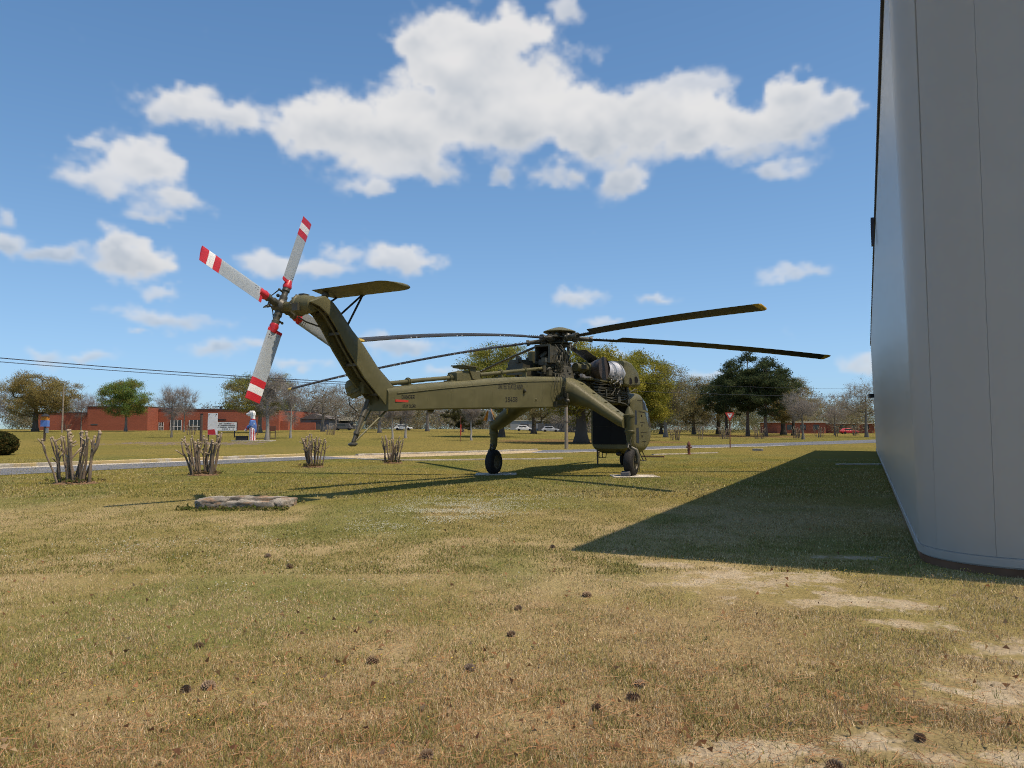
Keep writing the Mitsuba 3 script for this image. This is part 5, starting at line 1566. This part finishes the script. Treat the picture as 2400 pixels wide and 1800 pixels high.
for s_ in (-1, 1):
    t = smooth_body(hull_chain([((.02, s_ * .10, .62), .055), ((.01, s_ * .135, .50), .046), ((-.09, s_ * .09, .46), .040), ((-.13, s_ * .06, .42), .036)]), .03)
    put(key + '__sleeve', trimesh.Trimesh(t.vertices * S + o, t.faces, process=False), 'blue_mat', smooth=True)
    hand = hull_chain([((-.15, s_ * .05, .40), .032), ((-.18, s_ * .045, .375), .030)])
    for q in range(4):
        hand += hull_chain([((-.18, s_ * .045 + (q - 1.5) * .017, .375), .012), ((-.20, s_ * .045 + (q - 1.5) * .019, .345), .011), ((-.195, s_ * .045 + (q - 1.5) * .019, .318), .009)])
    hand += hull_chain([((-.155, s_ * .028, .40), .012), ((-.175, s_ * .012, .38), .010)])
    t = smooth_body(hand, .012, 4)
    put(key + '__paw', trimesh.Trimesh(t.vertices * S + o, t.faces, process=False), 'white_mat', smooth=True)
put(key + '__cuff', trimesh.Trimesh(*(lambda t: (t.vertices * S + o, t.faces))(smooth_body(hull_chain([((-.135, .06, .425), .041), ((-.145, .055, .41), .041)]) + hull_chain([((-.135, -.06, .425), .041), ((-.145, -.055, .41), .041)]), .03, 3)), process=False), 'red_mat', smooth=True)
labels[key + '__cuff'] = {'kind': 'stuff'}
head = hull_chain([((.03, 0, .70), .068), ((.02, 0, .79), .072), ((.015, 0, .89), .085)]) + hull_chain([((-.02, 0, .885), .07), ((-.13, 0, .865), .042), ((-.165, 0, .862), .032)]) + hull_chain([((-.03, 0, .835), .045), ((-.12, 0, .825), .026)])
for s_ in (-1, 1):
    head += hull_chain([((.03, s_ * .06, .95), .026), ((.06, s_ * .085, .90), .024), ((.07, s_ * .09, .84), .02)])
    head += hull_chain([((-.045, s_ * .04, .945), .028), ((-.05, s_ * .042, .945), .027)])
t = smooth_body(head, .02, 5)
put(key + '__head', trimesh.Trimesh(t.vertices * S + o, t.faces, process=False), 'white_mat', smooth=True, label='pale dog head looking left')
for nm, pts, r_ in (('nose', [(-.197, 0, .872)], .018), ('eye', [(-.072, -.042, .945), (-.072, .042, .945)], .012)):
    for q in pts:
        put(key + '__' + nm, M().ball(np.array(q) * S + o, r_ * S, 1), 'black_mat', smooth=True)
put(key + '__collar', M().lathe([(-.012, .066), (-.012, .084), (.012, .082), (.012, .066)], np.array([.022, 0, .685]) * S + o, (0, 0, 1), 18) if False else M().add(*(lambda t: (t.vertices * S + o, t.faces))(smooth_body(hull_chain([((.022, 0, .675), .076), ((.022, 0, .69), .076)]), .03, 2))), 'red_mat', smooth=True)
put(key + '__tie', M().loft([np.array([np.array(q) * S + o for q in ((-.075, y, .665), (-.10, y, .58), (-.098, y, .50), (-.08, y, .50), (-.07, y, .6))]) for y in (-.022, .022)]), 'orange_mat')
for q in ((-.045, -.105, .545), (.045, -.122, .50), (.10, -.085, .55), (-.02, -.115, .40), (.09, -.10, .40), (.02, -.125, .44)):
    c_ = np.array(q) * S + o
    st = np.array([[.075 * (1 if k % 2 == 0 else .42) * math.cos(k * math.pi / 5 + math.pi / 2), 0, .075 * (1 if k % 2 == 0 else .42) * math.sin(k * math.pi / 5 + math.pi / 2)] for k in range(10)])
    put(key + '__star', M().loft([c_ + st * 1.5 + [0, -.05, 0], c_ + st * 1.5 + [0, .06, 0]]), 'white_mat')
tag(key, 'white painted dog statue in star jacket and striped trousers', 'statue')
p = on(-30.9, 88.1)
tag(put('statue_slab', M().slab(p + [-2.3, -1.1, -.1], p + [2.3, 1.1, .10]), 'concrete_mat'), 'pale low slab under the dog statue', 'slab')
tag(put('display_box', M().slab(p + [-2.0, -.55, .102], p + [-.75, .15, .56]).slab(p + [-2.05, -.6, .562], p + [-.7, .2, .62]), 'black_mat'), 'low black box on the slab at the feet of the dog statue', 'box')

# ---------------------------------------------------------------- brick school and far buildings
def facade(key, x0, x1, y0, y1, z0, z1, mat='brick_mat', name='wall', label=None):
    return put(key + '__' + name, M().slab([x0, y0, z0], [x1, y1, z1]), mat, label=label)


key = numbered('brick_school')
yS = 186.0
zS = float(terrain(-80, yS)) - .15
facade(key, -124, -108.5, yS + 6, yS + 30, zS, zS + 4.75, label='lower left wing')
facade(key, -105.2, -90.3, yS - 4, yS + 40, zS, zS + 6.0, label='tall windowless wing')
put(key + '__wall', M().loft([np.array([[-108.4, yS + 5.9, zz], [-105.25, yS - 4, zz], [-105.25, yS + 30, zz], [-108.4, yS + 30, zz]]) for zz in (zS, zS + 5.9)]), 'brick_mat', label='angled end of the tall wing')
facade(key, -90.2, -59.5, yS + 1.5, yS + 40, zS, zS + 5.5, label='entrance wing')
facade(key, -59.4, -57.6, yS + 3, yS + 5, zS, zS + 2.6, label='low garden wall')
facade(key, -57.0, -51.5, yS + 6, yS + 7, zS, zS + 2.2, label='low garden wall')
for (a_, b_, c_, d_, h_) in ((-124.1, -108.4, yS + 5.85, yS + 30, 4.75), (-105.3, -90.2, yS - 4.15, yS + 40, 6.0), (-90.18, -59.4, yS + 1.35, yS + 40, 5.5)):
    put(key + '__coping', M().slab([a_, c_, zS + h_ + .003], [b_, d_, zS + h_ + .16]), 'dark_grey_mat')
for k, (xa, xb, h0, h1) in enumerate(((-90.0, -88.9, .1, 2.2), (-87.1, -84.3, .1, 2.8), (-82.3, -79.2, .1, 2.8), (-75.9, -73.4, .1, 2.4))):
    w_ = put(key + '__window', M().slab([xa, yS + 1.40, zS + h0], [xb, yS + 1.46, zS + h1]), 'glass_dark_mat')
    USED.add(w_)
    n_ = max(2, int((xb - xa) / .85))
    for q in range(n_ + 1):
        xx = xa + (xb - xa) * q / n_
        put(w_ + '__mullion', M().slab([xx - .06, yS + 1.32, zS + h0], [xx + .06, yS + 1.395, zS + h1]), 'white_mat')
    put(w_ + '__rail', M().slab([xa, yS + 1.33, zS + h0 + .95], [xb, yS + 1.39, zS + h0 + 1.08]), 'white_mat')
put(key + '__canopy', M().slab([-76.4, yS - .4, zS + 2.6], [-72.9, yS + 1.3, zS + 3.0]), 'black_mat')
put(key + '__sign', M().slab([-104.3, yS - 4.06, zS + 1.45], [-102.6, yS - 4.005, zS + 1.75]), 'dark_grey_mat', label='dark unreadable letters low on the brick wall')
put(key + '__roof_unit', M().slab([-77.3, yS + 8, zS + 5.52], [-76.9, yS + 9, zS + 6.3]).slab([-79.0, yS + 8.3, zS + 6.3], [-75.2, yS + 8.5, zS + 6.5]), 'black_mat')
tag(key, 'long low red brick school with flat roof on the left horizon', 'school')

key = numbered('metal_shed')
zz = float(terrain(-52, 205))
put(key + '__wall', M().slab([-58.5, 203, zz - .3], [-50.5, 214, zz + 2.9]), 'shed_mat')
put(key + '__roof', M().loft([np.array([[-59, yy, zz + 2.91], [-50, yy, zz + 2.91], [-54.5, yy, zz + 4.4]]) for yy in (202.6, 214.5)]), 'roof_mat')
put(key + '__door', M().slab([-55.5, 202.9, zz], [-53, 202.99, zz + 2.4]), 'dark_grey_mat')
tag(key, 'dark grey shed between the trees left of the tail pylon', 'shed')
key = numbered('cream_building')
put(key + '__wall', M().slab([-56.0, 216, zz - .5], [-46.0, 226, zz + 1.2]), 'shed_mat')
put(key + '__fascia', M().slab([-56.3, 215.7, zz + 2.5], [-45.7, 226, zz + 3.9]), 'cream_mat')
put(key + '__pillar', M().slab([-55.9, 215.9, zz + 1.2], [-55.4, 216.4, zz + 2.5]).slab([-46.6, 215.9, zz + 1.2], [-46.1, 216.4, zz + 2.5]), 'cream_mat')
labels[key + '__pillar'] = {'kind': 'stuff'}
put(key + '__window', M().slab([-55.3, 216.1, zz + 1.2], [-46.7, 216.2, zz + 2.5]), 'glass_dark_mat')
tag(key, 'low building with a cream fascia left of the tail skid', 'building')
key = numbered('grey_warehouse')
zz = float(terrain(18, 210))
put(key + '__wall', M().slab([-.5, 212, zz - .3], [9, 235, zz + 3.3]), 'grey_mat')
put(key + '__roof', M().slab([-.7, 211.8, zz + 3.31], [9.2, 235, zz + 3.5]), 'cream_mat')
put(key + '__wall', M().slab([7.5, 209.5, zz - .3], [19, 211.7, zz + 2.5]), 'dark_grey_mat', label='dark lean-to in front')
put(key + '__door', M().slab([2.5, 211.86, zz], [4.8, 211.98, zz + 2.5]), 'dark_grey_mat')
tag(key, 'pale grey warehouse seen beneath the fuselage', 'warehouse')
for lab, x0, x1, yy, h_, mt in (('long low brick building behind the bare roadside tree', 74, 87.5, 205, 3.2, 'brick_mat'), ('small brick building nearest the white building', 93.5, 106, 215, 2.9, 'brick_mat')):
    key = numbered('brick_building')
    zz = float(terrain(x0, yy)) - .2
    put(key + '__wall', M().slab([x0, yy, zz], [x1, yy + 14, zz + h_]), mt)
    put(key + '__roof', M().slab([x0 - .6, yy - .6, zz + h_ + .003], [x1 + .6, yy + 14.6, zz + h_ + .3]), 'cream_mat')
    for q in range(3):
        xx = x0 + (x1 - x0) * (.2 + .27 * q)
        put(key + '__window', M().slab([xx, yy - .06, zz + 1.2], [xx + 1.6, yy - .003, zz + 2.6]), 'glass_dark_mat')
    put(key + '__door', M().slab([x0 + 1, yy - .06, zz], [x0 + 2.1, yy - .003, zz + 2.3]), 'dark_grey_mat')
    tag(key, lab, 'building')


def car(lab, x, y, mat, L_=4.5, h_=1.45, van=False, turn=0.0):
    key = numbered('parked_car')
    o = on(x, y)
    R_ = rotz(turn)
    tr = lambda m: trimesh.Trimesh((lambda t: t.vertices @ R_.T + o)(m.get(True)), m.get().faces, process=False)

    def part(nm, m, mt, sm=30):
        t = m.get(True)
        put(key + '__' + nm, trimesh.Trimesh(t.vertices @ R_.T + o, t.faces, process=False), mt, smooth=sm)
    body = [(-L_ / 2, .45, .75), (-L_ / 2 + .25, .32, .86), (0, .30, .90), (L_ / 2 - .35, .32, .82), (L_ / 2, .45, .68)]
    part('body', M().loft([rrect(a_, -.85, .85, b_, c_, .10) for a_, b_, c_ in body]), mat)
    top = [(-L_ * .42, .86, .90), (-L_ * .32, .86, h_), (L_ * (.30 if van else .12), .86, h_), (L_ * (.40 if van else .27), .86, .90)]
    part('cabin', M().loft([rrect(a_, -.72, .72, b_, c_ + .01, .015 if c_ < 1 else .10) for a_, b_, c_ in top]), mat)
    for s_ in (-1, 1):
        part('window', M().slab([-L_ * .30, s_ * .735 - .012, .98], [L_ * .12, s_ * .735 + .012, h_ - .14]), 'glass_dark_mat', False)
        for xx in (-L_ * .31, L_ * .31):
            part('wheel', M().cyl((xx, s_ * .70, .32), (xx, s_ * .90, .32), .32, n=18), 'rubber_mat', 35)
    tag(key, lab, 'car')


car('white car parked far off under the tail boom, left of the dark bush', -27.5, 186, 'white_mat')
car('white car parked before the grey warehouse, left one', 3.2, 190, 'white_mat')
car('silver car parked before the grey warehouse, right one', 9.9, 190, 'alu_mat')
car('dark car parked beyond the lawn left of the tail skid', -44.0, 192, 'dark_grey_mat', 4.8, 1.75, True)
car('red car parked far off near the edge of the white building', 88, 192, 'red_mat')

# ---------------------------------------------------------------- pine cones, grass, flowers
rng = np.random.default_rng(91)


def cone_mesh(seed):
    rng = np.random.default_rng(seed)
    V, F, Cc, n = [], [], [], 0
    core = trimesh.creation.icosphere(2, 1.0)
    V.append(core.vertices * [.040, .026, .026])
    F.append(core.faces)
    Cc.append(np.tile([0.09, 0.055, 0.035], (len(core.vertices), 1)))
    n = len(core.vertices)
    for k in range(90):
        t = (k + .5) / 90
        a_ = k * 2.39996
        x = .050 - .098 * t
        r = .040 * math.sin(math.pi * min(max(.12 + .8 * t, 0), 1)) ** .7
        d_ = np.array([.35 - .5 * t, math.cos(a_), math.sin(a_)])
        d_ /= np.linalg.norm(d_)
        w_ = np.cross(d_, [1, 0, 0])
        w_ /= np.linalg.norm(w_)
        b_ = np.array([x, .5 * r * math.cos(a_), .5 * r * math.sin(a_)])
        e_ = b_ + d_ * r * 1.05
        up = np.cross(w_, d_) * .004
        V.append(np.array([b_ - w_ * .004, b_ + w_ * .004, e_ + w_ * .011, e_ + d_ * .006 + up, e_ - w_ * .011]))
        F.append(np.array([[0, 1, 2], [0, 2, 3], [0, 3, 4]]) + n)
        Cc.append(np.array([[.09, .055, .035], [.09, .055, .035], [.27, .18, .115], [.38, .29, .20], [.27, .18, .115]]) * rng.uniform(.75, 1.2))
        n += 5
    return trimesh.Trimesh(np.vstack(V), np.vstack(F), process=False), np.vstack(Cc)


cones = []
for k in range(3):
    t, c = cone_mesh(k)
    cones.append(mikit.ply(t, 'cone_mat', color=c))
CONES = [(-0.46, 4.03, 'large brown pine cone nearest the bottom edge, left of centre'), (0.06, 7.26, 'pine cone farthest back of the three near the middle of the lawn'), (-0.01, 6.35, 'small pine cone between two others near the middle of the lawn'),
         (-0.31, 5.45, 'dark pine cone left of the middle, nearest of three in a line'), (-1.04, 5.63, 'wide brown pine cone alone left of the middle'), (-2.18, 5.02, 'dark pine cone, left one of a close pair on the left'),
         (-2.05, 5.08, 'greyish pine cone, right one of a close pair on the left'), (-2.52, 6.02, 'greyish pine cone behind the close pair on the left'), (0.875, 5.12, 'pine cone right of the middle, upper one of a touching pair'),
         (0.79, 4.87, 'grey pine cone right of the middle, lower one of a touching pair'), (0.53, 4.70, 'pale pine cone left of and nearer than the touching pair'), (0.79, 7.82, 'small pine cone on green grass before the building shadow'),
         (1.66, 3.90, 'reddish pine cone at the bottom edge between two sandy spots'), (3.52, 5.05, 'pine cone at the right edge beside a sandy spot'), (-3.35, 10.2, 'small dark pine cone far back on the left, left of two'),
         (-2.80, 9.40, 'small reddish pine cone far back on the left, right of two'), (0.60, 11.0, 'tiny dark pine cone just left of the tip of the building shadow'), (2.30, 4.25, 'dark pine cone lying on a pale sandy spot near the bottom')]
for k, (x, y, lab) in enumerate(CONES):
    key = numbered('pine_cone')
    s_ = rng.uniform(.50, .80)
    scene[key] = {**cones[k % 3], 'to_world': T().translate([x, y, .018]).rotate([0, 0, 1], float(rng.uniform(0, 360))).rotate([0, 1, 0], float(rng.normal(0, 14))).scale([s_ * 1.1, s_, s_ * .8])}
    tag(key, lab, 'pine cone', 'pine cones scattered on the lawn')


def inside_building(x, y):
    u, w = (x - B0[0]) * BU[0] + (y - B0[1]) * BU[1], (x - B0[0]) * BW[0] + (y - B0[1]) * BW[1]
    return (u > -0.42) & (w > -0.03) & ~((u < 0.6) & (w < 1.0) & (np.hypot(u - 0.62, w - 1.0) > 1.03))


def blades(n, y0, y1, power, hmin, hmax, wid, seed, palettes, xr=0.80, lie=0.55, clump=None):
    """Short mown blades, denser towards y0."""
    rng = np.random.default_rng(seed)
    u = rng.random(n)
    y = (y0 ** (1 - power) + u * (y1 ** (1 - power) - y0 ** (1 - power))) ** (1 / (1 - power))
    x = rng.uniform(-xr, xr, n) * y
    keep = ~inside_building(x, y) & ~((x > -7.3) & (x < -4.5) & (y > 16.0) & (y < 17.8))
    x, y = x[keep], y[keep]
    sand = np.full(len(x), -1.0)
    for a_, b_, ra, rb in SAND:
        sand = np.maximum(sand, 1 - np.hypot((x - a_) / (ra * 1.25), (y - b_) / (rb * 1.25)))
    dens = meshkit.fbm(np.c_[x * 2.2, y * 2.2, np.zeros(len(x))], 3, 5)
    keep = (rng.random(len(x)) < np.clip(0.35 + 2.2 * (dens - .3), .15, 1)) & (rng.random(len(x)) > np.clip(sand * 2.6 + .25, 0, .93))
    x, y = x[keep], y[keep]
    n = len(x)
    g = meshkit.fbm(np.c_[x * .33 + 31, y * .28, np.full(n, 7.0)], 3, 2)
    g2 = meshkit.fbm(np.c_[x * 3.5, y * 3.5, np.full(n, 1.0)], 2, 8)
    near = np.clip(1.25 - np.hypot(x / 5.5, (y - 2) / 5.5), 0, 1)
    pg = np.clip((g - .40) * 2.6 + (g2 - .5) * 1.6 + .30 - .25 * near, .06, .85)
    kind = np.where(rng.random(n) < pg, 1, 0)
    kind = np.where((rng.random(n) < near * .20), 2, kind)
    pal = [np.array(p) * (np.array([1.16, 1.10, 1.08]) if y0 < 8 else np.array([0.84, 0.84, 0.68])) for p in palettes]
    col = np.zeros((n, 3))
    for k in range(3):
        s_ = kind == k
        col[s_] = pal[k][rng.integers(len(pal[k]), size=s_.sum())]
    col *= rng.uniform(.65, 1.3, (n, 1))
    h = rng.uniform(hmin, hmax, n) * np.where(kind == 1, .85, 1) * (0.7 + .6 * g2)
    a_ = rng.uniform(0, 2 * np.pi, n)
    ln = np.abs(rng.normal(lie, .35, n))
    d_ = np.stack([np.cos(a_) * ln, np.sin(a_) * ln, np.ones(n)], -1)
    d_ /= np.linalg.norm(d_, axis=1, keepdims=True)
    b_ = rng.uniform(0, 2 * np.pi, n)
    w_ = np.stack([np.cos(b_), np.sin(b_), np.zeros(n)], -1) * (wid * rng.uniform(.6, 1.3, (n, 1)))
    p = np.stack([x, y, terrain(x, y) - .004], -1)
    tip = p + d_ * h[:, None] * 1.1
    v = np.stack([p - w_, p + w_, tip], 1).reshape(-1, 3)
    f = np.arange(n * 3).reshape(-1, 3)
    return v, f, np.repeat(col, 3, 0)


STRAW = [(0.52, 0.42, 0.25), (0.44, 0.345, 0.185), (0.62, 0.53, 0.35), (0.37, 0.275, 0.14), (0.31, 0.235, 0.115)]
BLADE = [(0.200, 0.215, 0.068), (0.255, 0.240, 0.080), (0.155, 0.185, 0.060), (0.320, 0.280, 0.100)]
NEEDLE = [(0.400, 0.240, 0.115), (0.330, 0.190, 0.090), (0.46, 0.30, 0.16)]
V, F, Cc, n = [], [], [], 0
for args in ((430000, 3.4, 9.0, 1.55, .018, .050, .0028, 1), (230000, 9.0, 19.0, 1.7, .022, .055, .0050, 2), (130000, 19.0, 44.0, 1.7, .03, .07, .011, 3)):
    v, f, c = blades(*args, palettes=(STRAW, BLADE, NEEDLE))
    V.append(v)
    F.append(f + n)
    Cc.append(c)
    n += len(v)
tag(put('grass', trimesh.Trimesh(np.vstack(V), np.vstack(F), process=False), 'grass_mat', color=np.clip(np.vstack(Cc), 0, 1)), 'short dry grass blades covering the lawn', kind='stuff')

# fallen pine needles and leaf scraps
m_n = 12000
y = (3.4 ** -.8 + rng.random(m_n) * (11.0 ** -.8 - 3.4 ** -.8)) ** (1 / -.8)
x = rng.uniform(-.78, .78, m_n) * y
keep = ~inside_building(x, y) & (rng.random(m_n) < np.clip(1.35 - np.hypot(x / 5.5, (y - 2) / 5.5), .05, 1))
x, y = x[keep], y[keep]
a_ = rng.uniform(0, 2 * np.pi, len(x))
L_ = rng.uniform(.05, .13, len(x))
p = np.stack([x, y, rng.uniform(.010, .045, len(x))], -1)
d_ = np.stack([np.cos(a_), np.sin(a_), rng.normal(0, .15, len(x))], -1) * L_[:, None]
w_ = np.stack([-np.sin(a_), np.cos(a_), np.full(len(x), .6)], -1) * .0012
v = np.stack([p - w_, p + w_, p + d_ + w_, p + d_ - w_], 1).reshape(-1, 3)
q = np.arange(len(x))[:, None] * 4
c = np.array([(0.33, 0.165, 0.07), (0.25, 0.12, 0.055), (0.40, 0.235, 0.12)])[rng.integers(3, size=len(x))] * rng.uniform(.75, 1.2, (len(x), 1))
tag(put('pine_needles', trimesh.Trimesh(v, np.vstack([q + [0, 1, 2], q + [0, 2, 3]]), process=False), 'grass_mat', color=np.repeat(c, 4, 0)), 'reddish fallen pine needles among the near grass', kind='stuff')
m_n = 900
y = (3.5 ** -.6 + rng.random(m_n) * (16.0 ** -.6 - 3.5 ** -.6)) ** (1 / -.6)
x = rng.uniform(-.78, .78, m_n) * y
keep = ~inside_building(x, y)
P = np.stack([x, y, np.full(m_n, .035)], -1)[keep]
t, c = leaves(rng, P, P, 1, .004, .026, [(0.34, 0.20, 0.10), (0.45, 0.33, 0.19), (0.24, 0.13, 0.07), (0.40, 0.21, 0.10)], .3)
tag(put('fallen_leaves', t, 'leaf_mat', color=np.clip(c, 0, 1)), 'scattered dry leaf scraps on the lawn', kind='stuff')

# clover heads and small yellow and violet flowers
def flowers(spots, size, col, seed, z=.05):
    rng = np.random.default_rng(seed)
    P = np.vstack([np.c_[rng.normal(cx, sx, k), rng.normal(cy, sy, k), z + rng.uniform(-.015, .015, k)] for cx, cy, sx, sy, k in spots])
    P = P[~inside_building(P[:, 0], P[:, 1])]
    keep = meshkit.fbm(P * [1.6, 1.6, 0], 3, seed) > .47
    P = P[keep]
    k = len(P)
    th = np.arange(6) * np.pi / 3
    ring = np.stack([np.cos(th), np.sin(th), np.zeros(6)], -1)
    s_ = size * rng.uniform(.6, 1.25, (k, 1, 1))
    v = np.concatenate([P[:, None] + ring * s_, P[:, None] + np.array([0, 0, .8]) * s_, P[:, None] - np.array([0, 0, .5]) * s_], 1).reshape(-1, 3)
    q = np.arange(k)[:, None] * 8
    f = np.vstack([np.hstack([q + j_, q + (j_ + 1) % 6, q + 6]) for j_ in range(6)] + [np.hstack([q + (j_ + 1) % 6, q + j_, q + 7]) for j_ in range(6)])
    c = np.repeat(np.array(col) * rng.uniform(.75, 1.1, (k, 1)), 8, 0)
    return trimesh.Trimesh(v, f, process=False), np.clip(c, 0, 1)


t, c = flowers([(-1.3, 15.6, .75, 1.2, 5200), (-.2, 18.2, 1.2, 1.0, 2200), (-2.2, 13.2, .5, .5, 350), (-5.8, 10.6, 1.2, .8, 340), (-4.2, 11.2, 1.4, .9, 240), (-1.8, 8.6, .8, .5, 70), (-2.9, 8.3, .8, .4, 60), (2, 20, 3, 2, 160), (-3, 23, 4, 2, 120)], .0085, (0.50, 0.50, 0.40), 3)
tag(put('clover_flowers', t, 'grass_mat', smooth=False, color=c), 'small white clover heads in patches before the helicopter', kind='stuff')
t, c = flowers([(-1.6, 5.2, 1.2, .6, 90), (-3.5, 6.5, 1.5, 1, 90), (4.6, 9.3, 1.3, .7, 900), (-6, 13, 3, 2, 300), (-.3, 5.5, 1.0, .8, 40)], .0058, (0.60, 0.44, 0.06), 4, .045)
tag(put('yellow_flowers', t, 'grass_mat', smooth=False, color=c), 'tiny yellow flowers dotted in the lawn', kind='stuff')

STUFF = ('rivet', 'sprouts', 'pylon_channel', 'root_bolt', 'blade_marker', 'wheel_bolt', 'gearbox_fitting', 'engine_fitting', 'gearbox_accessory', 'equipment_box', 'cooling_rib', 'cooler_fin', 'hose', 'pipe_run', 'hydraulic_valve', 'brake_hose',
         'control_rod', 'skin_lap', 'rotor_hub', 'tail_rotor_hub', 'blade_sleeve', 'pylon_drive_shaft', 'pylon_conduit', 'stabilizer_mount', 'combining_shaft', 'gear_fork', 'step_plate', 'band', 'cowl_bracket',
         'engine_deck', 'boarding_step', 'antenna', 'oil_cooler_duct', 'auxiliary_power_unit', 'shaft_bearing', 'tail_gearbox', 'nozzle', 'display_box', 'knob', 'roof_unit')
for k in list(scene):
    stem = k.split('__')[-1]
    stem = stem[:-4] if len(stem) > 4 and stem[-3:].isdigit() and stem[-4] == '_' else stem
    if '__' in k and stem in STUFF:
        labels.setdefault(k, {})['kind'] = 'stuff'
